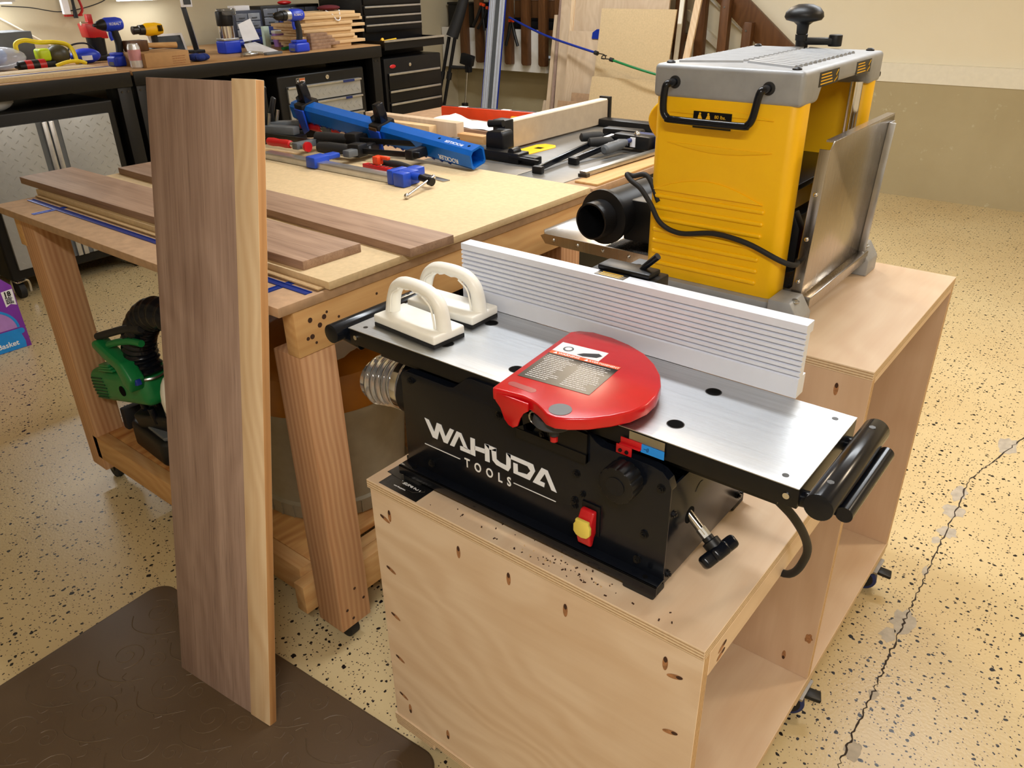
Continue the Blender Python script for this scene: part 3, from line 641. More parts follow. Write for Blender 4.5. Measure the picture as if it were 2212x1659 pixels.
# business cards under the jointer's left foot
for pts, lab, z in ((((.026, .006), (.119, .004), (.119, .052), (.026, .054)), 'black business card lying flat at the cart corner', .7101), (((.014, .038), (.106, .032), (.109, .085), (.017, .090)), 'black business card tucked under the jointer foot', .7106)):
    c_ = one('business_card', MB().prism(pts, 'xy', z, z + .0004), M['card_black'], lab, 'card', group='business cards on the cart')
    x, y = pts[0]
    text('card_print', 'LOUNGE', .0105, plane_m((x + .078, y + .030, z + .0006), (-1, 0, 0), (0, -1, 0)), M['ink_white'], c_, bold=.0002)
    text('card_print', 'woodshop.com', .0045, plane_m((x + .055, y + .012, z + .0006), (-1, .0, 0), (0, -1, 0)), M['ink_white'], c_)
    MB().tube([(x + .03, y + .028, z + .0005), (x + .042, y + .014, z + .0005), (x + .07, y + .014, z + .0005), (x + .085, y + .028, z + .0005), (x + .07, y + .044, z + .0005), (x + .042, y + .044, z + .0005), (x + .03, y + .028, z + .0005)], .0003, n=4, sm=0).build('card_emblem', M['steel'], c_)

# ------------------------------------------------------------------ thickness planer
pl = thing('thickness_planer', 'yellow and grey thickness planer with folded steel tables on the upper cart top', 'planer', (.29, .92, .869))
PZ = .869
def rrect(x0, x1, y0, y1, r, n=6):
    o = []
    for cx, cy, a0 in ((x1 - r, y1 - r, 0), (x0 + r, y1 - r, 90), (x0 + r, y0 + r, 180), (x1 - r, y0 + r, 270)):
        for k in range(n + 1): a = math.radians(a0 + 90 * k / n); o.append((cx + r * math.cos(a), cy + r * math.sin(a)))
    return o
MB().prism(rrect(.12, .455, .672, 1.155, .03), 'xy', PZ, PZ + .035).prism(rrect(.125, .44, .684, .78, .03), 'xy', PZ + .035, PZ + .052).prism(rrect(.125, .44, 1.06, 1.15, .03), 'xy', PZ + .035, PZ + .052).build('cast_base', M['cast_grey'], pl, bevel=.002)
for y0, y1 in ((.668, .735), (1.09, 1.158)):
    for x0, x1 in ((.425, .488), (.085, .148)):
        MB().prism([(x0, PZ), (x1, PZ), (x1, PZ + .035), (x1 - .02 if x0 > .3 else x1, PZ + .066), (x0 if x0 > .3 else x0 + .02, PZ + .066), (x0, PZ + .035)], 'xz', y0, y1).build('corner_foot', M['cast_grey'], pl, bevel=.003)
        MB().lathe(((x0 + x1) / 2 + .012, (y0 + y1) / 2 - .01, PZ + .062), (0, 0, 1), [(.009, 0), (.009, .002), (.005, .0025), (.005, .006), (0, .006)], n=14).build('foot_bolt', M['steel'], pl)
# yellow side housings: front and rear walls
yprof = rrect(.136, .424, .700, .762, .020)
fs_ = MB().prism(yprof, 'xy', PZ + .052, 1.284).build('side_housing', M['yellow'], pl, bevel=.002)
MB().prism(rrect(.136, .424, 1.085, 1.135, .02), 'xy', PZ + .052, 1.284).build('side_housing', M['yellow'], pl, bevel=.002)
for k in range(7):
    z = 1.088 - k * .0233; b = MB().tube([(.156 , .7005, z), (.380 , .7005, z)], .0048, n=12, sm=0)
    b.ball((.156, .7005, z), .0048, 10, 8).ball((.380, .7005, z), .0048, 10, 8); b.build('grip_rib', M['yellow'], fs_)
sw = [(.147, 1.1005)] + [(.147 + .233 * t, 1.1005 + .029 * math.sin(PI * t)) for t in [k / 16 for k in range(1, 17)]]
MB().prism(sw, 'xz', .6965, .701).build('raised_arc', M['yellow'], fs_, bevel=.0008)
for zc, x0, x1, hgt in ((1.196, .17, .385, -.012), (1.252, .17, .38, .012)):
    MB().prism([(x0, zc)] + [(x0 + (x1 - x0) * t, zc + hgt * math.sin(PI * t)) for t in [k / 14 for k in range(1, 14)]] + [(x1, zc)], 'xz', .698, .701).build('raised_arc', M['yellow'], fs_, bevel=.0006)
# grey top cap with grooved lid
cap = MB().prism([(.696, 1.278), (.775, 1.278), (.79, 1.304), (1.06, 1.304), (1.075, 1.278), (1.140, 1.278), (1.140, 1.338), (.696, 1.338)], 'yz', .134, .426).build('top_cap', M['cast_grey'], pl, bevel=.009, seg=4)
for k in range(17):
    y = .735 + k * .0235
    for s, x0, x1 in ((1, .165, .272), (-1, .285, .392)):
        ya, yb_ = (y, y + .05) if s > 0 else (y + .05, y)
        if max(ya, yb_) > 1.11: continue
        MB().tube([(x0, ya, 1.3375), (x1, yb_, 1.3375)], .0056, n=8, sm=0).build('lid_rib', M['cast_grey'], cap)
for x, y in ((.158, .716), (.402, .716), (.402, 1.118), (.158, 1.118)): MB().lathe((x, y, 1.3375), (0, 0, 1), [(.0085, 0), (.008, .003), (.005, .0055), (0, .006)], n=18).build('cap_screw', M['black_plastic'], cap)
for x, y in ((.4245, .70), (.4245, 1.125)): MB().cyl((x - .002, y + .012, 1.292), (x + .0008, y + .012, 1.292), .005, n=14).build('side_screw', M['black_plastic'], cap)
for y0, y1 in ((.765, .865), (.965, 1.055)):
    lb_ = MB().box(.4262, .4267, y0, y1, 1.305, 1.330).build('caution_label', M['label_black'], cap)
    for k in range(4): MB().box(.4267, .4270, y0 + .008, y1 - .03 - .004 * k, 1.3085 + k * .0053, 1.3105 + k * .0053).build('caution_line', M['ink_yellow'], lb_)
    MB().tube([(.427, y1 - .022, 1.308), (.427, y1 - .008, 1.315), (.427, y1 - .016, 1.319), (.427, y1 - .006, 1.327)], .0008, n=5, sm=0).build('caution_symbol', M['ink_yellow'], lb_)
# carry handle and lift label
MB().tube([(.180, .705, 1.307), (.180, .674, 1.307), (.176, .666, 1.300), (.176, .664, 1.262), (.184, .664, 1.248), (.20, .664, 1.2445), (.33, .664, 1.2445), (.346, .664, 1.248), (.354, .664, 1.262), (.360, .666, 1.300), (.364, .674, 1.307), (.364, .705, 1.307)], .0068, n=14, sm=4).build('carry_handle', M['black_gloss'], pl)
for x in (.180, .364): MB().lathe((x, .697, 1.307), (0, -1, 0), [(.0115, 0), (.0115, .003), (.009, .004)], n=18).build('handle_bush', M['black_rubber'], pl)
wl_ = MB().box(.223, .300, .6968, .6982, 1.228, 1.2585).build('weight_label', M['label_black'], fs_)
text('weight_text', '80 lbs.', .0088, plane_m((.266, .6966, 1.2475), RX, (0, 0, 1)), M['ink_yellow'], wl_)
text('weight_text', '(36 kg.)', .0088, plane_m((.264, .6966, 1.2365), RX, (0, 0, 1)), M['ink_yellow'], wl_)
for sx, cx in ((1, .2365), (-1, .2535)):
    MB().cyl((cx, .6968, 1.2545), (cx, .6964, 1.2545), .0022, n=12).prism([(cx - sx * .005, 1.2385), (cx - sx * .001, 1.2385), (cx + sx * .001, 1.246), (cx + sx * .005, 1.2415), (cx + sx * .006, 1.2430), (cx + sx * .001, 1.2535), (cx - sx * .003, 1.252)], 'xz', .6964, .6968).build('lifter_figure', M['ink_yellow'], wl_)
MB().box(.242, .248, .6964, .6968, 1.2385, 1.2425).build('lifter_box', M['ink_yellow'], wl_)
# inner columns, carriage, cutter head motor seen through the opening
for x, y in ((.405, 1.055), (.165, 1.055), (.165, .785)): MB().cyl((x, y, PZ + .05), (x, y, 1.285), .013, n=20).build('column', M['chrome'], pl)
MB().cyl((.37, .88, 1.12), (.37, .88, 1.285), .0075, n=14).build('depth_screw', M['black_satin'], pl)
MB().box(.15, .415, .763, 1.084, 1.118, 1.130).box(.145, .40, .763, 1.084, .985, 1.05).build('carriage', M['black_satin'], pl, bevel=.002)
MB().cyl((.30, .80, 1.03), (.30, 1.06, 1.03), .075, n=28).build('motor_cover', M['yellow'], pl)
wl2 = MB(); wl2.add([(.30 + .0755 * math.sin(a), y, 1.03 + .0755 * math.cos(a)) for a in [.35 + .12 * k for k in range(7)] for y in (.81, .90)], [(2 * k, 2 * k + 1, 2 * k + 3, 2 * k + 2) for k in range(6)]); wl2.build('motor_label', M['label_black'], pl)
MB().prism([(.405, .95), (.428, .96), (.428, 1.045), (.412, 1.075), (.395, 1.07), (.395, .95)], 'xz', .776, .806).build('switch_box', M['black_plastic'], pl, bevel=.002)
MB().prism([(.425, .955), (.437, .945), (.434, .985), (.444, 1.03), (.438, 1.05), (.428, 1.04)], 'xz', .80, .822).build('switch_lever', M['red_plastic'], pl, bevel=.003)
MB().box(.13, .43, .765, 1.083, PZ + .036, PZ + .058).build('bed_plate', M['stainless'], pl)
# folded-up infeed table on the right
SH = Matrix.Translation((.004, 0, 0)) @ Matrix(((1, 0, .040, -.0375), (0, 1, 0, 0), (0, 0, 1, 0), (0, 0, 0, 1)))
ft = MB().prism([(.742, .925), (1.118, .925), (1.124, .935), (1.124, 1.212), (1.118, 1.219), (.757, 1.219), (.742, 1.204)], 'yz', .456, .4595).xf(SH).build('infeed_table', M['stainless'], pl, bevel=.001)
MB().box(.4395, .4595, .738, .7415, .905, 1.206).xf(SH).build('table_rim', M['stainless'], ft, bevel=.0008)
MB().box(.443, .459, .757, 1.122, 1.216, 1.2195).xf(SH).build('table_rim', M['stainless'], ft)
for z in (.955, 1.04, 1.125): MB().ball((.449, .7375, z), (.0045, .003, .0045), 12, 8).xf(SH).build('rim_rivet', M['chrome'], ft)
MB().box(.4595, .463, 1.088, 1.122, .90, 1.205).box(.4595, .474, 1.086, 1.0885, .905, 1.205).xf(SH).build('table_strap', M['alu'], ft, bevel=.0008)
for z in (.99, 1.07, 1.15): MB().ball((.463, 1.105, z), (.002, .0035, .0035), 12, 8).xf(SH).build('strap_rivet', M['chrome'], ft)
MB().cyl((.461, 1.104, .918), (.470, 1.104, .918), .007, n=16).xf(SH).build('hinge_bolt', M['black_satin'], ft)
MB().box(.459, .478, .742, 1.10, .902, .927).xf(SH).build('table_ledge', M['stainless'], ft, bevel=.002)
# lowered outfeed table on the left
ot = MB().prism([(.13, .775), (.13, 1.07), (-.19, 1.07), (-.205, 1.05), (-.205, .80), (-.185, .775)], 'xy', .926, .930).build('outfeed_table', M['stainless'], pl, bevel=.001)
MB().prism([(.13, .930), (-.182, .930), (-.195, .924), (-.18, .906), (.13, .902)], 'xz', .772, .7755).build('table_rim', M['stainless'], ot)
for x in (-.155, -.085, -.015, .055): MB().ball((x, .7715, .918), (.0045, .003, .0045), 12, 8).build('rim_rivet', M['chrome'], ot)
# yellow side ear and dust duct
ear = [(.128 - .058 * math.sin(PI * k / 18) ** .75, 1.160 + .112 * k / 18) for k in range(19)]
MB().prism([(.137, 1.160)] + ear + [(.137, 1.272)], 'xz', .795, .835).build('side_grip', M['yellow'], pl, bevel=.005, seg=3)
for z in (1.175, 1.192, 1.208, 1.224, 1.240, 1.256): MB().box(.105, .137, .790, .7955, z, z + .004).build('grip_tooth', M['yellow'], pl)
dd = Vector((-.06, -1, 0)).normalized(); d0 = Vector((.008, .965, 1.004))
dt = MB().lathe(d0, dd, [(.050, 0), (.054, .03), (.054, .20), (.0615, .204), (.0615, .214), (.041, .216), (.041, .258), (.037, .258), (.037, .17), (0, .17)], n=40).build('dust_chute', M['black_plastic'], pl)
MB().box(.02, .135, .80, .94, .945, 1.04).build('chute_box', M['black_plastic'], pl, bevel=.006)
# height crank on top
MB().lathe((.263, 1.10, 1.337), (0, 0, 1), [(.013, 0), (.013, .02), (.010, .022), (.010, .03)], n=20).build('crank_hub', M['black_plastic'], pl)
MB().bar((.262, 1.10, 1.353), (.325, 1.125, 1.353), .024, .014).build('crank_arm', M['black_plastic'], pl, bevel=.003)
MB().cyl((.325, 1.125, 1.343), (.325, 1.125, 1.366), .014, n=20).build('crank_boss', M['black_plastic'], pl, bevel=.002)
MB().lathe((.264, 1.09, 1.355), (0, 0, 1), [(.012, 0), (.013, .012), (.0115, .013), (.0125, .03), (.020, .036), (.036, .040), (.040, .046), (.038, .055), (.030, .064), (.015, .070), (0, .071)], n=32).build('crank_knob', M['black_plastic'], pl, ang=50)
MB().tube([(.16, .70, 1.075), (.125, .712, 1.12), (.095, .705, 1.118), (.086, .695, 1.122), (.098, .69, 1.113), (.125, .686, 1.10), (.150, .686, 1.072), (.175, .688, 1.036), (.22, .690, 1.022), (.29, .690, 1.034), (.36, .689, 1.028), (.43, .690, 1.006), (.452, .71, .996), (.44, .76, .99)], .0052, n=12).build('power_cord', M['black_rubber'], pl)

# ------------------------------------------------------------------ workbench
wbn = thing('workbench', 'wooden workbench with fir legs, brown board top and blue tracks', 'workbench', (-.95, .6, 0))
BZ = .933
tp_ = MB().box(-1.616, -.303, .078, 1.165, BZ - .0205, BZ).build('bench_top', M['mdf_brown'], wbn, bevel=.002)
def track(name, x0, x1, y0, y1):
    lx = x1 - x0 > y1 - y0
    MB().box(x0, x1, y0, y1, BZ + .0001, BZ + .0008).build(name, M['blue_track'], wbn)
    b = MB()
    if lx:
        for y in (y0, y1 - .003): b.box(x0, x1, y, y + .003, BZ + .0008, BZ + .002)
    else:
        for x in (x0, x1 - .003): b.box(x, x + .003, y0, y1, BZ + .0008, BZ + .002)
    b.build('track_lip', M['blue_track'], wbn)
track('t_track', -1.585, -.318, .156, .174); track('t_track', -.407, -.389, .082, .155); track('t_track', -.407, -.389, .175, 1.1); track('t_track', -1.42, -1.404, .098, .155); track('t_track', -1.42, -1.404, .175, 1.1)
ap = MB().box(-.344, -.306, .112, 1.165, .812, .912).build('end_apron', M['pine_y'], wbn, bevel=.002)
MB().box(-1.60, -1.562, .112, 1.165, .812, .912).build('end_apron', M['pine_y'], wbn, bevel=.002)
MB().box(-1.55, -.345, 1.12, 1.158, .812, .912).build('rear_apron', M['pine_x'], wbn, bevel=.002)
for y, z, r in ((.150, .884, .0055), (.185, .880, .0055), (.172, .866, .0055), (.197, .850, .0055), (.150, .848, .0055), (.139, .847, .004), (.193, .888, .003), (.222, .868, .003), (.208, .842, .003), (.158, .832, .003), (.33, .885, .003), (.36, .86, .003)):
    MB().cyl((-.3062, y, z), (-.3055, y, z), r, n=14).build('screw_hole', M['hole_tip'], ap)
for x0 in (-.396, -1.575):
    for y0 in (.113, 1.02):
        lg_ = MB().box(x0, x0 + .089, y0, y0 + .092, .062, .812 if x0 > -1 else .912).build('leg', M['fir_z'], wbn, bevel=.003)
        if x0 > -1 and y0 < .5:
            for y, z in ((.135, .12), (.165, .17), (.188, .125), (.15, .085)): MB().cyl((x0 + .0888, y, z), (x0 + .0895, y, z), .004, n=10).build('screw_hole', M['hole_tip'], lg_)
        cx, cy = x0 + .045, y0 + .05
        MB().cyl((cx, cy - .012, .030), (cx, cy + .012, .030), .030, n=20).build('caster_wheel', M['black_rubber'], wbn)
        MB().box(cx - .02, cx + .02, cy - .02, cy + .02, .056, .0625).box(cx - .012, cx + .012, cy - .017, cy - .013, .03, .058).box(cx - .012, cx + .012, cy + .013, cy + .017, .03, .058).build('caster_fork', M['dark_steel'], wbn)
MB().box(-1.515, -.45, .152, 1.05, .171, .189).build('shelf_panel', M['fir_ply'], wbn, bevel=.001)
MB().box(-1.515, -.45, .113, .151, .105, .189).build('shelf_rail', M['pine_x'], wbn, bevel=.002)
MB().box(-.449, -.412, .09, .95, .08, .165).build('shelf_rail', M['pine_y'], wbn, bevel=.002)
MB().box(-.62, -.397, .215, .253, .064, .15).build('stretcher', M['pine_x'], wbn, bevel=.002)
MB().box(-.396, -.358, .21, 1.0, .085, .18).build('stretcher', M['pine_y'], wbn, bevel=.002)
# sheet and boards lying on the bench
one('mdf_sheet', MB().box(-1.62, -.296, .200, 1.142, BZ + .0022, .952), M['mdf'], 'large pale fibreboard sheet lying on the workbench', 'board', bevel=.0006)
def board4(name, pts, z0, z1, mat, label, cat='board', **k): return one(name, MB().prism(pts, 'xy', z0, z1), mat, label, cat, bevel=.0008, **k)
board4('walnut_board', [(-.392, .214), (-.388, .369), (-1.742, .368), (-1.735, .207)], .9522, .972, M['walnut_x'], 'dark walnut board lying nearest the bench front edge', group='walnut boards')
board4('walnut_board', [(-.271, .405), (-.262, .535), (-1.600, .557), (-1.605, .447)], .9522, .972, M['walnut_x'], 'dark walnut board lying second from the bench front edge', group='walnut boards')
board4('hardboard_strip', [(-.31, .182), (-.31, .2), (-1.60, .2), (-1.60, .186)], BZ + .0022, BZ + .006, M['mdf_edge'], 'thin brown strip along the front of the fibreboard sheet')
# leaning boards
O_ = Vector((-.2595, -.1458, .018)); e1 = Vector((.995, .0978, .0222)); up = Vector((-.0411, .1951, .9799)); nn = Vector((-.0915, .9759, -.1981))
def lean(name, x0, x1, h0, h1, t0, t1, mat, label, cat, end=None):
    b = MB(); Rm = Matrix((e1, nn, up)).transposed()
    o = thing(name, label, cat, O_ + e1 * (x0 + x1) / 2 + up * h0, None) if False else None
    b.box(x0, x1, t0, t1, h0, h1); b.m = [0, 0, 0, 0, 0, 1] if end else [0] * 6; ob = b.build(name, [mat, end or mat], bevel=.0008); ob.matrix_world = Matrix.Translation(O_) @ Rm.to_4x4()
    return tag(ob, label, cat)
lean('walnut_board', -.3151, -.0640, .001, 1.346, .002, .0205, M['walnut_z'], 'wide walnut board standing on the brown mat and leaning on the workbench', 'board')
lean('ash_board', -.0630, 0, 0, 1.350, 0, .019, M['ash_z'], 'narrow pale board standing beside the leaning walnut board', 'board', end=wood('ash_edge', (206, 158, 106), (168, 116, 68), 'z', ring=120, stretch=.004, dist=.15, rough=.6, contrast=.8, fine=.3, seed=31))
# mat with raised scrolls
MZ = .016
mt = thing('floor_mat', 'brown anti-fatigue mat with raised scroll pattern on the floor', 'mat', (-.4, -.4, 0))
def mat_pts(): return rrect(-.92, .115, -.58, -.0, .06)
mR = Matrix.Translation((-.87, -.02, 0)) @ Matrix.Rotation(.065, 4, 'Z') @ Matrix.Translation((.87, .02, 0))
MB().prism(rrect(-.90, .105, -.62, -.032, .05, 8), 'xy', 0, MZ).xf(mR).build('mat_body', M['mat'], mt, bevel=.007, seg=3)
emb = MB(); re_ = random.Random(11)
def spiral(cx, cy, r, turns, a0, dirn):
    pts = [(cx + r * (1 - k / 30 * .85) * math.cos(a0 + dirn * turns * 2 * PI * k / 30), cy + r * (1 - k / 30 * .85) * math.sin(a0 + dirn * turns * 2 * PI * k / 30), MZ - .0004) for k in range(31)]
    emb.tube(pts, .0014, n=6, sm=0)
for gx in range(6):
    for gy in range(4):
        cx = -.80 + gx * .165 + (gy % 2) * .07; cy = -.11 - gy * .135
        if cx > .05: continue
        s = 1 if (gx + gy) % 2 else -1
        spiral(cx, cy, .045, 1.6, re_.uniform(0, 6), s); spiral(cx + .075, cy + .03, .026, 1.4, re_.uniform(0, 6), -s)
        emb.tube([(cx - .04, cy - .05, MZ - .0004), (cx, cy - .075, MZ - .0004), (cx + .06, cy - .06, MZ - .0004), (cx + .10, cy - .02, MZ - .0004)], .0014, n=6)
        for k in range(5):
            a = 2 * PI * k / 5 + gx; emb.tube([(cx + .08 + .012 * math.cos(a), cy - .055 + .012 * math.sin(a), MZ - .0004), (cx + .08 + .026 * math.cos(a + .35), cy - .055 + .026 * math.sin(a + .35), MZ - .0004), (cx + .08 + .036 * math.cos(a), cy - .055 + .036 * math.sin(a), MZ - .0004)], .0012, n=6)
eo = emb.xf(mR).build('scroll_relief', M['emboss'], mt, ang=60); eo['kind'] = 'stuff'

# ------------------------------------------------------------------ table saw behind the bench
ts = thing('table_saw', 'table saw with grey steel top and tan rip fence behind the workbench', 'table saw', (-.85, 1.7, 0))
st_ = MB().box(-.612, -.437, 1.195, 2.10, .915, BZ).build('saw_top', M['saw_top'], ts, bevel=.003)
MB().box(-1.02, -.616, 1.195, 2.10, .915, BZ).build('saw_top', M['saw_top'], ts, bevel=.003)
MB().box(-.436, -.325, 1.20, 2.12, .910, BZ - .001).build('extension_wing', M['mdf_brown'], ts, bevel=.002)
MB().box(-.41, -.33, 1.23, 2.12, BZ - .001, BZ + .006).build('wing_strip', M['pine_y'], ts, bevel=.001)
MB().box(-1.78, -1.024, 1.185, 2.15, .910, BZ - .001).build('extension_wing', M['mdf_brown'], ts, bevel=.002)
MB().box(-1.05, -.46, 1.3, 1.95, .12, .912).build('saw_cabinet', M['graphite'], ts, bevel=.004)
for x in (-1.72, -1.0, -.52):
    for y in (1.28, 1.95): MB().box(x, x + .05, y, y + .05, 0, .909).build('stand_leg', M['graphite'], ts)
ins = MB().prism([(-.845, 1.33), (-.79, 1.33), (-.775, 1.36), (-.762, 1.62), (-.785, 1.65), (-.83, 1.65), (-.848, 1.62)], 'xy', BZ, BZ + .002).build('throat_plate', M['yellow'], ts)
for y in (1.42, 1.56): MB().prism([(-.815, y), (-.79, y + .005), (-.79, y + .03), (-.815, y + .025)], 'xy', BZ + .002, BZ + .0025).build('plate_slot', M['black_void'], ins)
fe = MB().box(-.905, -.87, 1.505, 2.125, BZ + .006, 1.033).build('rip_fence', M['trimw'], ts, bevel=.002)
MB().box(-.868, -.8695, 1.505, 2.125, BZ + .008, 1.028).build('fence_face', plain('tan_laminate', (176, 158, 134), .55), ts)
MB().box(-.91, -.86, 2.126, 2.14, BZ + .002, 1.04).build('fence_end_cap', M['black_plastic'], fe)
hd_ = MB().box(-.915, -.860, 1.455, 1.504, .945, 1.040).build('fence_end_block', M['black_plastic'], ts, bevel=.003)
MB().prism([(-.87, BZ + .03), (-.868, 1.012), (-.86, 1.02), (-.80, 1.024), (-.792, 1.012), (-.79, BZ + .03)], 'xz', 1.36, 1.42).build('fence_head', M['black_plastic'], ts, bevel=.006, seg=3)
MB().cyl((-.885, 1.40, 1.036), (-.83, 1.41, 1.040), .012, n=16).build('fence_knob', M['black_plastic'], ts)
MB().box(-.94, -.70, 1.325, 1.385, BZ + .001, BZ + .034).box(-.70, -.64, 1.335, 1.375, BZ + .001, BZ + .027).build('fence_carriage', M['black_plastic'], ts, bevel=.004)
MB().cyl((-.735, 1.33, BZ + .034), (-.735, 1.37, BZ + .034), .014, n=16).bar((-.74, 1.325, BZ + .022), (-.62, 1.33, BZ + .018), .012, .010).build('carriage_lock', M['black_satin'], ts, bevel=.002)
MB().box(-.90, -.52, 2.06, 2.12, BZ + .001, BZ + .03).build('rear_lock_bar', M['black_plastic'], ts, bevel=.004)
# lumber, paper and level behind the clamps
one('pine_block', MB().box(-1.60, -1.172, 1.40, 1.44, BZ, 1.000), M['birch_y'], 'pale block of lumber lying nearest behind the blue beam', 'lumber', group='lumber offcuts on the saw wing', bevel=.002)
one('pine_block', MB().box(-1.56, -1.075, 1.442, 1.482, BZ, 1.014), M['ply_z'], 'long pale board on edge behind the nearer lumber block', 'lumber', group='lumber offcuts on the saw wing', bevel=.002)
one('cedar_block', MB().box(-1.78, -1.602, 1.405, 1.43, BZ, 1.002), M['pine_x'], 'orange-brown board on edge left of the pale lumber', 'lumber', group='lumber offcuts on the saw wing', bevel=.002)
one('pine_block', MB().box(-1.085, -.955, 1.445, 1.485, BZ, .978), M['pine_x'], 'grainy pine block right beside the saw fence head', 'lumber', group='lumber offcuts on the saw wing', bevel=.002)
one('walnut_offcut', MB().box(-1.45, -1.05, 1.62, 1.80, BZ, .958), M['walnut_x'], 'brown board lying flat below the white paper', 'lumber', bevel=.002)
pp = MB(); ng = 10
for i in range(ng + 1):
    for j in range(5): pp.v.append(Vector((-1.38 + .30 * i / ng, 1.63 + .14 * j / 4, .9584 + .004 * math.sin(i * .9 + j) ** 2 + (.02 * (1 - i / 3) if i < 3 else 0))))
pp.f = [(i * 5 + j, i * 5 + j + 1, (i + 1) * 5 + j + 1, (i + 1) * 5 + j) for i in range(ng) for j in range(4)]; pp.m = [0] * len(pp.f)
one('paper_sheet', pp, M['paper'], 'white paper sheet with a curled corner before the orange level', 'paper')
lv = thing('level_case', 'long orange level lying on the saw wing behind the paper', 'level', (-1.3, 1.92, BZ))
MB().bar((-1.53, 1.855, .962), (-1.06, 1.93, .962), .028, .052).build('level_body', M['orange_red'], lv, bevel=.002)
for t in (.18, .62): MB().bar((-1.53 + .47 * t, 1.855 + .075 * t, .9885), (-1.49 + .47 * t, 1.861 + .075 * t, .9885), .02, .003).build('level_window', M['paper'], lv)
MB().bar((-1.53, 1.8555, .9885), (-1.07, 1.929, .9885), .010, .002).build('level_slot', M['black_plastic'], lv)
MB().bar((-1.18, 1.896, .958), (-1.15, 1.901, .958), .030, .022).build('level_sticker', M['ink_yellow'], lv)

# ------------------------------------------------------------------ clamps
MZ_ = .9524
# blue beam clamp resting across the pile
bp0 = Vector((-.70, 1.125, .992)); bp1 = Vector((-1.62, 1.17, 1.058)); bd = (bp1 - bp0).normalized()
bc = thing('beam_clamp', 'long bright blue beam clamp lying across the clamp pile', 'clamp', (-1.1, 1.14, .9524))
bs = bd.cross(Vector((0, 0, 1))).normalized(); bu = bs.cross(bd); Rb = Matrix.Rotation(-.25, 3, bd); bs = Rb @ bs; bu = Rb @ bu
sec = [(-.026, -.03), (.026, -.03), (.032, -.022), (.032, .018), (.02, .03), (-.02, .03), (-.032, .018), (-.032, -.022)]
sin_ = [(a * .78, b * .78) for a, b in sec]
def secp(e, S): return [e + bs * a + bu * b for a, b in S]
n8 = 8; bm_ = MB().add(secp(bp0, sec) + secp(bp1, sec) + secp(bp0, sin_) + secp(bp0 + bd * .06, sin_),
    [(i, (i + 1) % 8, 8 + (i + 1) % 8, 8 + i) for i in range(8)] + [(i, (i + 1) % 8, 16 + (i + 1) % 8, 16 + i) for i in range(8)] + [(16 + i, 16 + (i + 1) % 8, 24 + (i + 1) % 8, 24 + i) for i in range(8)] + [tuple(range(24, 32)), tuple(range(8, 16))])
beam = bm_.build('beam', M['blue_anod'], bc)
for sgn, t0 in ((1, .055), ):
    fo = bp0 + bd * .055
    # front face normal is the camera side (+x.. -y); the maker's name reads upside down
    nf = -bs if (-bs).dot(Vector((0, -1, 0))) > 0 else bs
    text('beam_lettering', 'ROCKLER', .020, plane_m(fo + nf * .0325 - bu * .006 + bd * .0, bd, bu if bd.cross(bu).dot(nf) > 0 else -bu), M['ink_white'], beam, bold=.0004)
    to = bp0 + bd * .05 + bu * .0303
    text('beam_lettering', 'ROCKLER', .018, plane_m(to + bs * .0, bd, -nf if bd.cross(-nf).dot(bu) > 0 else nf), M['ink_white'], beam)
for t in (.03, .16):
    for a, b in ((0, .0302),): MB().cyl(bp0 + bd * t + bu * .0295, bp0 + bd * t + bu * .0304, .005, n=12).build('beam_hole', M['black_void'], beam)
for k in range(22): MB().cyl(bp0 + bd * (.10 + .037 * k) + nf * .026 - bu * .026, bp0 + bd * (.10 + .037 * k) + nf * .0305 - bu * .0285, .006, n=10).build('beam_hole', M['blue_track'], beam)
def jaw(t, h, nm, big):
    o = bp0 + bd * t
    R = Matrix((bd, bs, bu)).transposed()
    MB().obox(o, (.05, .078, .074), R).build(nm, M['black_plastic'], bc, bevel=.006)
    b = MB(); q = lambda a, c, s: o + bd * a + bu * c + bs * s
    P = [(-.02, .03), (.03, .03), (.035, .05), (.012, .062), (.008, h), (-.014, h), (-.022, .06)]
    b.add([q(a, c, -.016) for a, c in P] + [q(a, c, .016) for a, c in P], [tuple(range(7)), tuple(range(13, 6, -1))] + [(i, (i + 1) % 7, 7 + (i + 1) % 7, 7 + i) for i in range(7)]); b.build('jaw_tooth', M['black_gloss'], bc, bevel=.003)
    P = [(-.03, .02), (.025, .02), (.005, -.075), (-.03, -.055)]
    b = MB(); b.add([q(a, c, 0) + nf * .036 for a, c in P] + [q(a, c, 0) + nf * .044 for a, c in P], [(0, 1, 2, 3), (7, 6, 5, 4)] + [(i, (i + 1) % 4, 4 + (i + 1) % 4, 4 + i) for i in range(4)]); b.build('jaw_cheek', M['blue_jaw'], bc, bevel=.002)
    if not big: MB().obox(o + nf * .041 + bu * .012, (.036, .004, .034), R).build('jaw_badge', plain('bronze_badge', (120, 90, 60), .4, .5), bc)
jaw(.44, .098, 'sliding_jaw', 0); jaw(.86, .105, 'fixed_jaw', 1)
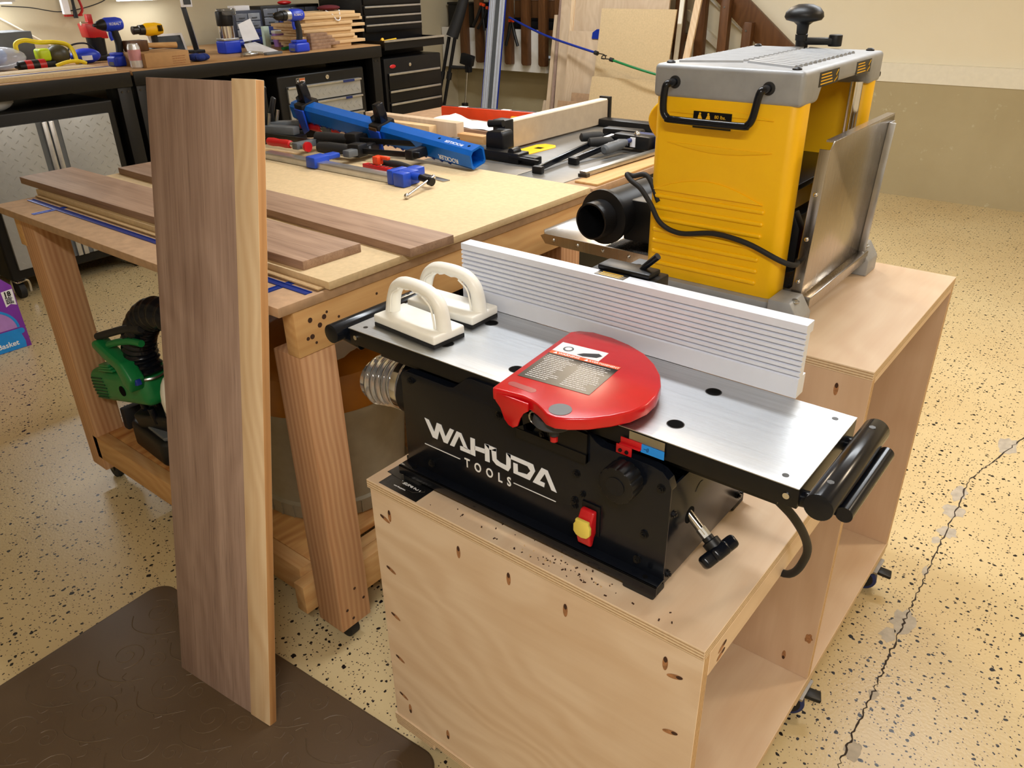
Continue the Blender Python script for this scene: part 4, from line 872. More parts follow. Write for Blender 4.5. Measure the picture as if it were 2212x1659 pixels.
# aluminium bar clamp in front
ac = thing('bar_clamp', 'aluminium bar clamp with blue jaws lying at the front of the clamp pile', 'clamp', (-1.05, .86, MZ_))
MB().box(-1.42, -.76, .848, .888, MZ_, MZ_ + .021).build('clamp_bar', M['alu'], ac, bevel=.002)
MB().prism([(-1.175, MZ_ + .002), (-1.13, MZ_ + .002), (-1.128, MZ_ + .036), (-1.172, MZ_ + .038)], 'xz', .838, .9).box(-1.165, -1.13, .898, .945, MZ_ + .02, MZ_ + .036).build('sliding_jaw', M['blue_jaw'], ac, bevel=.004)
MB().box(-.80, -.775, .836, .90, MZ_, MZ_ + .042).box(-.768, -.725, .83, .862, MZ_, MZ_ + .04).box(-.79, -.728, .862, .90, MZ_ + .002, MZ_ + .04).box(-.80, -.76, .90, .955, MZ_ + .012, MZ_ + .036).build('screw_head', M['blue_jaw'], ac, bevel=.004)
MB().cyl((-.728, .875, MZ_ + .026), (-.70, .874, MZ_ + .026), .011, n=16).build('head_boss', M['blue_jaw'], ac)
MB().cyl((-.70, .874, MZ_ + .026), (-.665, .872, MZ_ + .022), .009, n=16).cyl((-.665, .872, MZ_ + .022), (-.65, .871, MZ_ + .02), .012, n=16).build('clamp_screw', M['black_satin'], ac)
MB().cyl((-.632, .75, MZ_ + .008), (-.668, .895, MZ_ + .028), .004, n=12).ball((-.632, .75, MZ_ + .008), .0078).ball((-.668, .895, MZ_ + .028), .0065).build('tommy_bar', M['chrome'], ac)
# F-clamps with red handles
def f_clamp(label, loc, rz, L, z=.012, hcol='red_plastic', hl=.13, pad='red_plastic', jaws='dark_steel', h=.075, ry=0, barw=.018, bart=.006, grp='clamps piled on the workbench'):
    r = thing('bar_clamp', label, 'clamp', loc, (0, ry, rz), group=grp)
    MB().box(0, L, -bart / 2, bart / 2, z - barw / 2, z + barw / 2).build('clamp_bar', M['dark_steel'], r, bevel=.001)
    MB().prism([(0, -.02), (.022, -.02), (.026, .02), (.02, h), (-.006, h), (-.008, 0)], 'xy', z - .011, z + .011).build('fixed_jaw', M[jaws], r, bevel=.003)
    x = L * .42
    MB().prism([(x - .02, -.02), (x + .015, -.022), (x + .018, .015), (x + .012, h + .012), (x - .018, h + .012)], 'xy', z - .012, z + .012).build('sliding_jaw', M[jaws], r, bevel=.003)
    MB().cyl((x - .045, h, z), (x + .06, h, z), .0055, n=12).build('spindle', M['steel'], r)
    MB().lathe((x + .06, h, z), (1, 0, 0), [(.007, 0), (.0125, .005), (.0135, .02), (.0115, .05), (.0135, .09), (.012, hl - .004), (.006, hl)], n=18).build('handle', M[hcol], r)
    if pad: MB().cyl((x - .05, h, z), (x - .042, h, z), .015, n=18).build('swivel_pad', M[pad], r)
    return r
def red_clamp(label, hx, hy, hz, rz, L, off):
    """handle tip at (hx,hy); screw points along rz"""
    r = thing('bar_clamp', label, 'clamp', (hx, hy, hz), (0, 0, rz), group='clamps piled on the workbench')
    MB().lathe((0, 0, 0), (1, 0, 0), [(.006, 0), (.013, .006), (.0145, .03), (.0125, .06), (.0145, .095), (.013, .118), (.006, .122)], n=18).build('handle', M['red_plastic'], r)
    MB().cyl((.12, 0, 0), (.20, 0, 0), .006, n=12).cyl((.125, 0, 0), (.138, 0, 0), .010, n=12).build('spindle', M['chrome'], r)
    MB().cyl((.198, 0, 0), (.208, 0, 0), .0165, n=20).build('swivel_pad', M['red_plastic'], r)
    MB().box(.145, .172, -.018, off + .02, -.011, .011).build('sliding_jaw', M['grey_plastic'], r, bevel=.003)
    MB().box(-.10, L, off - .004, off + .004, -.009, .009).build('clamp_bar', M['dark_steel'], r, bevel=.001)
    MB().box(L - .03, L, -.02, off + .012, -.011, .011).build('fixed_jaw', M['grey_plastic'], r, bevel=.003)
red_clamp('red-handled bar clamp at the left front of the clamp pile', -1.515, .946, .984, .06, .42, .07)
red_clamp('red-handled bar clamp under the blue beam', -1.60, 1.16, 1.0, -.03, .40, .055)
def trigger_clamp(label, loc, rz, L):
    r = thing('trigger_clamp', label, 'clamp', loc, (0, -.03, rz), group='black trigger clamps')
    MB().box(-.17, L, -.004, .004, .010, .027).build('clamp_bar', M['black_satin'], r, bevel=.001)
    MB().lathe((-.17, -.012, .022), (1, 0, 0), [(.011, 0), (.017, .006), (.019, .05), (.017, .12), (.012, .15)], n=16).build('grip', M['black_rubber'], r)
    MB().box(-.03, .02, -.024, .024, 0, .042).build('trigger_body', M['black_plastic'], r, bevel=.006)
    MB().prism([(-.02, .02), (.02, .02), (.01, .09), (-.015, .09)], 'xy', .006, .034).build('jaw', M['black_plastic'], r, bevel=.004)
    MB().box(L - .05, L - .02, -.012, .07, .004, .034).build('fixed_jaw', M['black_plastic'], r, bevel=.004)
trigger_clamp('black trigger clamp with the longer bar reaching under the blue beam', (-1.20, 1.075, .982), .14, .40)
trigger_clamp('black trigger clamp lying nearest the aluminium bar clamp', (-1.115, 1.012, .966), .12, .25)
sc_ = thing('ratchet_clamp', 'small red plastic ratchet clamp with black grip beside the blue jaws', 'clamp', (-.92, .935, MZ_), (0, 0, -.02), group='clamps piled on the workbench')
MB().prism([(-.085, -.012), (.085, -.014), (.085, .006), (-.08, .012)], 'xy', .0, .02).build('clamp_arm', M['red_plastic'], sc_, bevel=.003)
for k in range(8): MB().box(-.06 + k * .017, -.053 + k * .017, -.009, .006, .0195, .0206).build('ratchet_slot', M['hole_tip'], sc_)
MB().box(-.045, -.02, -.004, .02, .02, .045).box(-.045, .012, .008, .022, .036, .046).build('clamp_trigger', M['orange_red'], sc_, bevel=.003)
MB().tube([(-.03, .03, .02), (.03, .035, .022), (.09, .03, .018), (.11, .025, .012)], .011, n=12).build('grip', M['black_rubber'], sc_)
one('steel_rule', MB().obox((-.76, .975, MZ_ + .0012), (.16, .024, .002), rotm(0, 0, -.16)), M['steel'], 'steel blade lying just behind the blue jaws', 'rule')
# upright black clamps at the far left of the pile
for k, (x, y, h, lab) in enumerate(((-1.66, 1.04, .19, 'tall black hand clamp standing at the left end of the pile'), (-1.70, 1.10, .14, 'shorter black hand clamp standing at the left end of the pile'))):
    r = thing('hand_clamp', lab, 'clamp', (x, y, MZ_), (0, 0, .3 + k * .5), group='upright black clamps')
    MB().prism([(-.012, 0), (.012, 0), (.014, h * .6), (.03, h), (.015, h + .01), (-.006, h * .62)], 'xz', -.009, .009).build('clamp_arm', M['black_plastic'], r, bevel=.004)
    MB().box(-.01, .14, -.02, .02, .03, .06).build('clamp_body', M['grey_plastic'], r, bevel=.006)
    MB().cyl((.02, 0, .06), (.03, 0, .10), .006, n=10).build('spindle', M['steel'], r)
    MB().box(.05, .16, -.03, .03, .0, .03).build('clamp_foot', M['black_plastic'], r, bevel=.004)
r = thing('tape_roll', 'green roll of tape just behind the leaning pale board', 'tape', (-1.60, .91, MZ_), None)
MB().lathe((-1.61, .885, .985), (0, 1, .0), [(.022, 0), (.0325, 0), (.0325, .025), (.022, .025), (.022, 0)], n=28, closed=False).build('tape_ring', M['green'], r)
MB().lathe((-1.61, .885, .985), (0, 1, .0), [(.019, 0), (.022, 0), (.022, .025), (.019, .025), (.019, 0)], n=28, closed=False).build('tape_core', M['paper'], r)
# clamps on the saw, right of the fence
def long_clamp(label, p, q, headq, w=.016):
    r = thing('parallel_clamp', label, 'clamp', (p[0], p[1], BZ), None, group='black clamps lying on the saw top')
    MB().bar((p[0], p[1], BZ + .011), (q[0], q[1], BZ + .034), .010, .018).build('clamp_bar', M['black_gloss'], r, bevel=.001)
    d = (Vector(q) - Vector(p)).normalized(); s = Vector((d.y, -d.x, 0)); o = Vector((q[0], q[1], BZ + .034))
    R = Matrix((s, d, Vector((0, 0, 1)))).transposed()
    MB().obox(o + s * .045, (.15, .05, .045), R).build('clamp_head', M['black_plastic'], r, bevel=.008)
    MB().lathe(o - d * .05 - s * .01, -d * .7 - s * .6, [(.007, 0), (.015, .01), (.017, .04), (.015, .085), (.008, .09)], n=16).build('handle', M['black_rubber'], r)
    MB().obox(o - d * .10 + s * .04, (.025, .10, .02), R).build('head_rail', M['black_gloss'], r, bevel=.003)
    MB().obox(o - d * .11 + s * .04 + Vector((0, 0, .0135)), (.014, .07, .002), R).build('rail_label', M['paper'], r)
    MB().obox(Vector((p[0], p[1], BZ + .012)) + s * .008, (.034, .02, .022), R).build('bar_stop', M['black_plastic'], r, bevel=.002)
long_clamp('black parallel clamp with the longest bar across the saw seam', (-.58, 1.262, 0), (-.64, 1.80, 0), 0)
long_clamp('black parallel clamp with the shorter bar on the saw top', (-.560, 1.43, 0), (-.548, 1.73, 0), 0)
r = thing('sash_clamp', 'steel bar clamp with blue-grey handle beside the planer', 'clamp', (-.42, 1.45, BZ), None)
MB().bar((-.418, 1.285, BZ + .016), (-.392, 1.78, BZ + .016), .026, .012).build('clamp_bar', M['steel'], r, bevel=.001)
MB().bar((-.43, 1.285, BZ + .011), (-.40, 1.287, BZ + .011), .02, .01).build('bar_end', M['dark_steel'], r)
MB().lathe((-.515, 1.55, BZ + .03), (.06, 1, .06), [(.010, 0), (.017, .006), (.018, .05), (.015, .075), (.018, .09), (.011, .125)], n=18).build('handle', M['grey_plastic'], r)
MB().cyl((-.507, 1.67, BZ + .038), (-.500, 1.76, BZ + .042), .008, n=12).build('spindle', M['blue_rubber'], r)
MB().box(-.53, -.385, 1.735, 1.79, BZ + .01, BZ + .055).build('clamp_head', M['blue_rubber'], r, bevel=.006)
MB().ball((-.49, 1.72, BZ + .058), .011).build('head_screw', M['chrome'], r)
MB().box(-.505, -.485, 1.70, 1.706, BZ + .018, BZ + .05).build('head_label', M['paper'], r)

# ------------------------------------------------------------------ under the bench
SZ = .1892
ms = thing('mitre_saw', 'green mitre saw with black base and dust hose on the bench shelf', 'mitre saw', (-1.25, .3, SZ))
MB().prism([(-1.44, .27), (-1.34, .17), (-1.14, .155), (-1.02, .28), (-1.02, .50), (-1.40, .50)], 'xy', SZ, SZ + .085).build('saw_base', M['black_plastic'], ms, bevel=.014, seg=3)
MB().prism([(-1.41, .28), (-1.31, .185), (-1.14, .17), (-1.04, .29), (-1.04, .48), (-1.37, .48)], 'xy', SZ + .085, SZ + .098).build('turntable', M['grey_plastic'], ms, bevel=.004)
MB().obox((-1.21, .26, SZ + .125), (.20, .15, .07), rotm(.2, -.15, .2)).build('hinge_housing', M['black_plastic'], ms, bevel=.010, seg=3)
for x, y in ((-1.27, .20), (-1.20, .19), (-1.235, .225)): MB().cyl((x, y, SZ + .12), (x, y - .008, SZ + .175), .010, n=14).build('lock_knob', M['black_gloss'], ms, bevel=.002)
MB().prism([(-1.16, .30), (-1.12, .30), (-1.15, .40), (-1.155, .40)], 'xz', .20, .206).build('scale_fin', M['grey_plastic'], ms)
MB().box(-1.475, -1.445, .20, .26, SZ, SZ + .075).build('base_foot', M['black_rubber'], ms, bevel=.006)
mR_ = rotm(0, -.22, .05); mo = Vector((-1.30, .20, .415)); mp = lambda a, b, c: mo + mR_ @ Vector((a, b, c))
MB().obox(mp(0, 0, 0), (.33, .12, .105), mR_).build('motor_body', M['green'], ms, bevel=.028, seg=4)
M['dark_green'] = plain('dark_green_plastic', (8, 66, 36), .6)
for k in range(7): MB().obox(mp(-.105, -.0605, -.034 + k * .0105), (.085 - .006 * abs(k - 3), .003, .0045), mR_).build('vent_slot', M['dark_green'], ms)
for k in range(3): MB().obox(mp(-.03, -.03, .056 + k * .008), (.09 - k * .016, .06, .008), mR_).build('vent_louvre', M['green'], ms, bevel=.003)
MB().cyl(mp(.035, -.062, -.004), mp(.035, -.05, -.004), .016, n=20).build('brush_cap', M['black_void'], ms)
MB().prism([(-1.325, .552), (-1.322, .572), (-1.30, .580), (-1.24, .560), (-1.17, .545), (-1.13, .50), (-1.15, .455), (-1.185, .475), (-1.21, .515), (-1.27, .53)], 'xz', .115, .16).build('handle_arm', M['green'], ms, bevel=.008, seg=3)
MB().tube([(-1.31, .135, .585), (-1.24, .14, .612), (-1.15, .15, .645), (-1.08, .16, .66)], .011, n=12).build('handle_grip', M['black_rubber'], ms)
MB().tube([(-1.25, .135, .575), (-1.20, .14, .595), (-1.14, .15, .61), (-1.09, .155, .615)], .010, n=10).build('handle_loop', M['green'], ms)
hz = smooth_path([(-1.175, .19, .485), (-1.19, .19, .54), (-1.175, .19, .60), (-1.12, .195, .665), (-1.05, .20, .70), (-.96, .21, .70)], 12)
hb = MB(); nn_ = len(hz); hb.tube(hz, lambda t: .047 + .0035 * math.sin(t * nn_ * 1.5) - .004 * t, n=24, sm=0); hb.build('dust_hose', M['black_gloss'], ms, ang=60)
MB().lathe((-1.175, .19, .482), (0, 0, 1), [(.047, 0), (.049, .004), (.047, .008)], n=28, closed=False).build('hose_ring', M['steel'], ms)
MB().obox((-1.15, .137, .485), (.05, .016, .018), rotm(0, -.3, 0)).build('hose_tie', M['blue_plastic'], ms, bevel=.003)
MB().ball((-1.06, .20, .43), (.05, .04, .085)).build('blade_guard', M['white_plastic'], ms)
bn = thing('dust_bin', 'pale grey round bin with amber collar behind the right bench leg', 'bin', (-.70, .44, SZ))
MB().lathe((-.70, .44, SZ), (0, 0, 1), [(.20, 0), (.215, .004), (.217, .045), (.207, .05), (.225, .30), (.232, .31), (.232, .33)], n=40).build('bin_body', M['bin'], bn)
for k in range(36):
    a = 2 * PI * k / 36; MB().box(-.002, .002, -.0012, .0012, SZ + .006, SZ + .044).xf(Matrix.Translation((-.70 + .2178 * math.cos(a), .44 + .2178 * math.sin(a), 0)) @ Matrix.Rotation(a, 4, 'Z')).build('bin_rib', M['bin'], bn)
MB().lathe((-.70, .44, SZ + .331), (0, 0, 1), [(.236, 0), (.238, .02), (.232, .10), (.20, .13), (.12, .15), (0, .15)], n=40).build('bin_lid', M['amber'], bn)
fl_ = MB(); gr = 8
for i in range(gr + 1):
    for j in range(gr + 1): fl_.v.append(Vector((-.52 + .006 * math.sin(i + j), .30 + .22 * j / gr, .53 + .19 * i / gr + .012 * math.sin(j * 1.4 + i))))
fl_.f = [(i * 9 + j, i * 9 + j + 1, (i + 1) * 9 + j + 1, (i + 1) * 9 + j) for i in range(8) for j in range(8)]; fl_.m = [0] * 64
fl_.build('bin_liner', M['film'], bn, label='translucent white bag edge over the rim')
one('darkening_box', MB().box(-.60, -.45, .72, 1.05, SZ, .62).box(-.58, -.47, .74, 1.03, .62, .63), M['black_void'], 'added black box that darkens the shelf behind the round bin', 'crate')  # added black box, deepens the shade under the bench's right end
r = thing('filler_vacuum', 'made-up black vacuum that fills the dark gap between workbench and cart', 'vacuum', (-.15, .80, 0), None)  # invented vacuum, put in to keep the gap beside the cart black
MB().lathe((-.15, .80, .03), (0, 0, 1), [(.12, 0), (.13, .02), (.13, .22), (.11, .26), (.05, .29), (0, .29)], n=28).build('vacuum_tank', M['black_plastic'], r)
for a in (0, 2.1, 4.2): MB().cyl((-.15 + .11 * math.cos(a), .80 + .11 * math.sin(a) - .01, .018), (-.15 + .11 * math.cos(a), .80 + .11 * math.sin(a) + .01, .018), .018, n=14).build('vacuum_wheel', M['black_rubber'], r)
MB().tube([(-.08, .74, .26), (-.03, .62, .36), (-.06, .5, .30), (-.12, .45, .12)], .02, n=14).build('vacuum_hose', M['black_rubber'], r)

# ------------------------------------------------------------------ purple card box on the floor
px = thing('candy_box', 'purple printed card box with a blue basket picture on the floor', 'box', (-3.0, .30, 0))
pb = MB().prism([(.12, 0), (.457, 0), (.452, .293), (.415, .335), (.12, .335)], 'yz', -3.09, -2.9).build('box_body', M['purple'], px, bevel=.001)
def pf(name, pts, mat, k=1, par=pb): return MB().prism(pts, 'yz', -2.9, -2.9 + .0004 * k).build(name, M[mat], par)
pf('window_print', [(.30, .10)] + [(.315 + .115 * math.cos(a), .10 + .105 * math.sin(a)) for a in [PI * k / 16 for k in range(17)]], 'lilac', 1)
bk = MB()
ring = [(.315 + .118 * math.cos(a), .10 + .108 * math.sin(a)) for a in [PI * k / 20 for k in range(21)]]; ri2 = [(.315 + .107 * math.cos(a), .10 + .097 * math.sin(a)) for a in [PI * k / 20 for k in range(21)]]
for i in range(20): bk.prism([ring[i], ring[i + 1], ri2[i + 1], ri2[i]], 'yz', -2.9, -2.8990)
bk.build('basket_arch', M['card_blue'], pb)
pf('basket_rim', rrect(.19, .447, .068, .094, .012), 'card_blue', 3); pf('basket_print', [(.20, .002), (.435, .002), (.438, .03), (.43, .07), (.20, .07)], 'card_blue', 2)
pf('banner_print', [(.402, .274), (.450, .278), (.449, .203), (.427, .213), (.405, .203)], 'paper', 2)
PM = lambda y, z: plane_m((-2.8986, y, z), (0, 1, 0), (0, 0, 1))
text('box_lettering', 'Basket', .034, PM(.318, .022), M['ink_white'], pb, bold=.0006)
text('box_lettering', '18', .030, PM(.409, .250), M['ink_black'], pb, bold=.0012)
for k, w in enumerate(('FULL', 'SIZE', 'BARS')): text('box_lettering', w, .0135, PM(.411, .238 - k * .0115), M['ink_black'], pb, bold=.0005)

# ------------------------------------------------------------------ black workbench along the left wall
def black_bench(label, y0, y1):
    r = thing('black_workbench', label, 'workbench', (-4.1, (y0 + y1) / 2, 0), None, group='black workbenches along the left wall')
    MB().box(-4.72, -3.50, y0, y1, 1.030, 1.055).build('wood_top', M['bench_wood'], r, bevel=.003)
    MB().box(-3.53, -3.501, y0 + .002, y1 - .002, .978, 1.029).box(-3.4995, -3.494, y0 + .002, y1 - .002, .978, 1.050).build('front_rail', M['graphite'], r, bevel=.002)
    MB().box(-4.7, -3.53, y0 + .02, y1 - .02, .99, 1.029).build('frame', M['graphite'], r)
    for y in (y0 + .01, y1 - .085):
        for x in (-3.58, -4.68): MB().box(x, x + .075, y, y + .075, 0, .979).build('leg', M['graphite'], r, bevel=.002)
        MB().cyl((-3.505, y + .02, .955), (-3.502, y + .02, .955), .006, n=10).cyl((-3.505, y + .055, .955), (-3.502, y + .055, .955), .006, n=10).build('leg_bolt', M['dark_steel'], r)
    return r
M['bench_wood'] = wood('worn_bench_top', (196, 156, 108), (150, 108, 66), 'y', ring=40, stretch=.05, dist=2, rough=.5, contrast=.7, fine=.3, seed=21)
black_bench('black-framed workbench with wooden top at the far left', -.35, 1.515)
black_bench('black-framed workbench with wooden top beside the tool chest', 1.525, 3.335)
def badge(r, y, z, x=-3.4985):
    b = MB().box(x - .001, x, y, y + .07, z, z + .035).build('badge', M['alu'], r)
    MB().box(x, x + .0005, y + .003, y + .024, z + .003, z + .032).build('badge_field', M['ink_black'], b)
    MB().box(x, x + .0005, y + .026, y + .067, z + .003, z + .032).build('badge_field', plain('badge_orange', (190, 96, 40), .4), b)
    MB().prism([(y + .006, z + .017), (y + .018, z + .027), (y + .015, z + .017), (y + .018, z + .007)], 'yz', x + .0005, x + .001).build('badge_mark', M['ink_white'], b)
    for k in range(5): MB().box(x + .0005, x + .001, y + .029 + k * .0075, y + .034 + k * .0075, z + .008, z + .020).build('badge_mark', M['ink_white'], b)
def cab_caster(r, x, y):
    MB().cyl((x, y - .015, .045), (x, y + .015, .045), .045, n=20).build('caster_wheel', M['black_rubber'], r)
    MB().tube([(x - .02, y - .025, .03), (x - .02, y - .025, .09), (x + .02, y - .025, .105), (x + .05, y - .02, .10), (x + .05, y + .03, .10), (x + .055, y + .03, .04)], .007, n=8).build('caster_fork', M['chrome'], r)
dm = MB()
def treads(y0, y1, z0, z1, x, sp=.036):
    b = MB(); j = 0; z = z0 + sp * .5
    while z < z1 - .01:
        y = y0 + sp * .5 + (j % 2) * sp * .5
        while y < y1 - .01:
            s = 1 if (j % 2) else -1
            b.obox((x, y, z), (.0016, .020, .004), Matrix.Rotation(s * .7, 3, 'X')); y += sp
        z += sp * .5; j += 1
    return b
CX = -3.52
c1 = thing('mobile_cabinet', 'mobile cabinet with silver tread-plate doors under the far left bench', 'cabinet', (-3.8, 1.03, 0), None, group='mobile units under the black benches')
MB().box(-4.05, CX, .655, 1.395, .11, .924).build('cabinet_body', M['graphite'], c1, bevel=.012, seg=3)
for y0, y1, hy in ((.70, .974, .99), (1.087, 1.35, 1.035)):
    d = MB().box(CX, CX + .018, y0, y1, .165, .862).build('door', M['diamond'], c1, bevel=.002)
    treads(y0, y1, .17, .86, CX + .0186, .056).build('tread_pattern', M['diamond'], d)['kind'] = 'stuff'
    MB().box(CX + .002, CX + .014, min(y1, 1.032) if y1 < 1.03 else 1.032, 1.028 if y1 < 1.03 else y0, .165, .862).build('door_channel', M['grey_plastic'], d)
    MB().box(CX + .012, CX + .026, hy if hy > 1.03 else 1.002, hy + .025 if hy > 1.03 else 1.027, .165, .862).build('door_handle', M['alu'], d, bevel=.002)
badge(c1, .72, .872, CX + .001)
for y in (.70, 1.34): cab_caster(c1, -3.58, y); cab_caster(c1, -3.98, y)
one('plastic_bag', MB().ball((-3.60, .82, .965), (.07, .12, .045), 14, 9), M['film'], 'crumpled clear plastic bag on top of the silver-door cabinet', 'bag')
c2 = thing('mobile_cabinet', 'dark mobile cabinet under the black bench left of the drawer unit', 'cabinet', (-3.8, 2.0, 0), None, group='mobile units under the black benches')
MB().box(-4.05, CX, 1.62, 2.37, .11, .924).build('cabinet_body', M['graphite'], c2, bevel=.012, seg=3)
for y0, y1 in ((1.66, 1.985), (1.995, 2.33)): MB().box(CX, CX + .016, y0, y1, .165, .862).build('door', M['graphite'], c2, bevel=.002)
for y in (1.67, 2.32): cab_caster(c2, -3.58, y); cab_caster(c2, -3.98, y)
badge(c2, 1.80, .872, CX + .001)
c3 = thing('drawer_unit', 'mobile drawer unit with silver tread-plate drawer fronts', 'drawer unit', (-3.8, 2.82, 0), None, group='mobile units under the black benches')
MB().box(-4.05, CX, 2.455, 3.175, .11, .930).build('cabinet_body', M['graphite'], c3, bevel=.012, seg=3)
for z1, h in ((.862, .098), (.756, .098), (.65, .15), (.492, .15), (.334, .15)):
    d = MB().box(CX, CX + .016, 2.515, 3.122, z1 - h, z1).build('drawer', M['diamond'], c3, bevel=.002)
    treads(2.52, 3.12, z1 - h + .005, z1 - .02, CX + .017, .05).build('tread_pattern', M['diamond'], d)['kind'] = 'stuff'
    MB().box(CX + .014, CX + .03, 2.512, 3.125, z1 - .012, z1).build('drawer_handle', M['alu'], d, bevel=.002)
for z, y in ((.851, 2.96), (.745, 2.97)): MB().box(CX + .03, CX + .0308, y, y + .10 - (.855 - z) * .4, z - .004, z + .0115).build('tape_strip', M['blue_rubber'], c3)
MB().lathe((CX, 2.85, .893), (1, 0, 0), [(.014, 0), (.014, .006), (.008, .008)], n=18).build('lock', M['chrome'], c3)
badge(c3, 2.60, .872, CX + .001)
for y in (2.50, 3.12): cab_caster(c3, -3.58, y); cab_caster(c3, -3.98, y)
# tool chest
tc = thing('tool_chest', 'black rolling tool chest with silver drawer strips and an open top drawer', 'tool chest', (-3.9, 3.62, 0), None)
MB().box(-4.15, -3.50, 3.35, 3.93, .10, .960).build('lower_cabinet', M['black_satin'], tc, bevel=.008)
for z1, h in ((.862, .108), (.746, .078), (.66, .09), (.56, .16), (.39, .2)):
    d = MB().box(-3.50, -3.485, 3.375, 3.905, z1 - h, z1).build('drawer', M['black_satin'], tc, bevel=.002)
    MB().box(-3.487, -3.478, 3.375, 3.895, z1 - .014, z1).build('drawer_strip', M['alu'], d, bevel=.001)
MB().lathe((-3.50, 3.60, .905), (1, 0, 0), [(.012, 0), (.012, .006), (.006, .008)], n=16).build('lock', M['chrome'], tc)
MB().ball((-3.498, 3.43, .905), (.006, .03, .013)).build('key_tag', M['red_plastic'], tc)
MB().box(-4.15, -3.70, 3.36, 3.955, .96, 1.56).build('upper_cabinet', M['black_satin'], tc, bevel=.006)
for z1, h in ((1.50, .06), (1.43, .06), (1.36, .06), (1.29, .055), (1.228, .052), (1.172, .05)):
    d = MB().box(-3.70, -3.685, 3.38, 3.94, z1 - h, z1).build('drawer', M['black_satin'], tc, bevel=.002)
    MB().box(-3.688, -3.678, 3.385, 3.935, z1 - .012, z1).build('drawer_strip', M['alu'], d, bevel=.001)
od = MB().box(-3.70, -3.50, 3.365, 3.37, 1.02, 1.075).box(-3.70, -3.50, 3.945, 3.95, 1.02, 1.075).box(-3.70, -3.50, 3.365, 3.95, 1.02, 1.024).box(-3.505, -3.49, 3.36, 3.965, 1.015, 1.078).build('drawer', M['black_satin'], tc, label='drawer pulled open')
MB().box(-3.492, -3.482, 3.36, 3.965, 1.066, 1.080).build('drawer_strip', M['alu'], od)
for x in (-3.55, -4.1):
    for y in (3.40, 3.88): MB().cyl((x, y - .015, .05), (x, y + .015, .05), .05, n=18).build('caster_wheel', M['black_rubber'], tc)
one('hammer', MB().cyl((-3.55, 3.40, 1.07), (-3.58, 3.56, 1.075), .006, n=10).cyl((-3.56, 3.40, 1.075), (-3.53, 3.385, 1.085), .010, n=10), M['ink_yellow'], 'orange-handled hammer in the open chest drawer', 'hammer')

# ------------------------------------------------------------------ things on the black bench
KZ = 1.0552
def drill(label, loc, rz, body, chuck, long=False, s=1.0, name='cordless_drill'):
    r = thing(name, label, 'drill', loc, (0, 0, rz), group='blue cordless tools on the black bench')
    S = lambda b: b.xf(Matrix.Scale(s, 4))
    S(MB().box(-.055, .06, -.04, .04, 0, .055)).build('battery', M[body], r, bevel=.012, seg=3)
    S(MB().box(-.045, .045, -.028, .028, .055, .072)).build('battery_shoe', M[body], r, bevel=.006)
    S(MB().box(.015, .061, -.022, .022, .008, .026)).build('battery_label', M['grey_plastic'], r)
    S(MB().tube([(-.005, 0, .06), (-.012, 0, .12), (.0, 0, .185)], .020, n=14)).build('grip', M['black_rubber'], r)
    S(MB().tube([(.022, 0, .135), (.028, 0, .155), (.026, 0, .178)], .009, n=10)).build('trigger', M[body], r)
    S(MB().lathe((-.055, 0, .215), (1, 0, 0), [(.012, 0), (.03, .006), (.036, .03), (.036, .095), (.030, .11)], n=22)).build('motor_housing', M[body], r)
    if long:
        S(MB().lathe((.055, 0, .215), (1, 0, 0), [(.032, 0), (.033, .03), (.028, .034)], n=22)).build('gear_collar', M['alu'], r)
        S(MB().lathe((.088, 0, .215), (1, 0, 0), [(.030, 0), (.030, .028), (.026, .03), (.024, .065), (.012, .085), (.006, .088), (.004, .115)], n=22)).build('chuck', M[chuck], r)
    else:
        S(MB().lathe((.055, 0, .215), (1, 0, 0), [(.030, 0), (.029, .01), (.018, .04), (.010, .046), (.008, .06)], n=22)).build('chuck', M[chuck], r)
    text('drill_lettering', 'KOBALT', .019 * s, plane_m((-.042 * s, -.0365 * s, .212 * s), (1, 0, 0), (0, 0, 1)) , M['ink_white'], r)
    text('drill_lettering', 'KOBALT', .019 * s, plane_m((.042 * s, .0365 * s, .212 * s), (-1, 0, 0), (0, 0, 1)) , M['ink_white'], r)
    return r
drill('blue impact driver standing beside the drink can', (-3.80, 1.63, KZ), -1.45 + PI, 'blue_drill', 'black_plastic')
drill('blue cordless drill with black chuck standing in front of the wood stack', (-3.57, 2.70, KZ), -1.5 + PI, 'blue_drill', 'black_plastic', True)
for o in [o for o in bpy.data.objects if o.name.startswith('cordless_drill')]: o.rotation_euler[2] += PI
tb = thing('track_board', 'fibreboard strip with a blue track along the far left bench edge', 'board', (-3.6, .8, KZ), None)
MB().box(-3.70, -3.545, -.3, 1.47, KZ, KZ + .02).build('board', M['mdf'], tb, bevel=.001)
MB().box(-3.64, -3.625, -.3, 1.475, KZ + .02, KZ + .022).build('track', M['blue_track'], tb)
MB().box(-3.86, -3.71, -.3, 1.44, KZ, KZ + .022).build('board', M['mdf'], tb, bevel=.001)
bg = thing('tool_bag', 'clear and blue plastic bag of parts at the far left of the bench', 'bag', (-4.1, 1.1, KZ))
MB().ball((-4.18, 1.00, 1.132), (.12, .19, .075), 16, 10).build('bag_body', M['film_blue'], bg)
MB().ball((-4.17, 1.14, 1.117), (.10, .14, .06), 16, 10).build('bag_film', M['film'], bg)
wp = one('window_box', MB().box(-4.6, -4.35, .95, 1.42, KZ, 1.235), M['grey_plastic'], 'box with a clear lid full of small parts against the left wall', 'box', bevel=.004)
hs2 = thing('air_hose', 'yellow air hose looped over the tools at the far left', 'hose', (-4.1, 1.3, KZ))
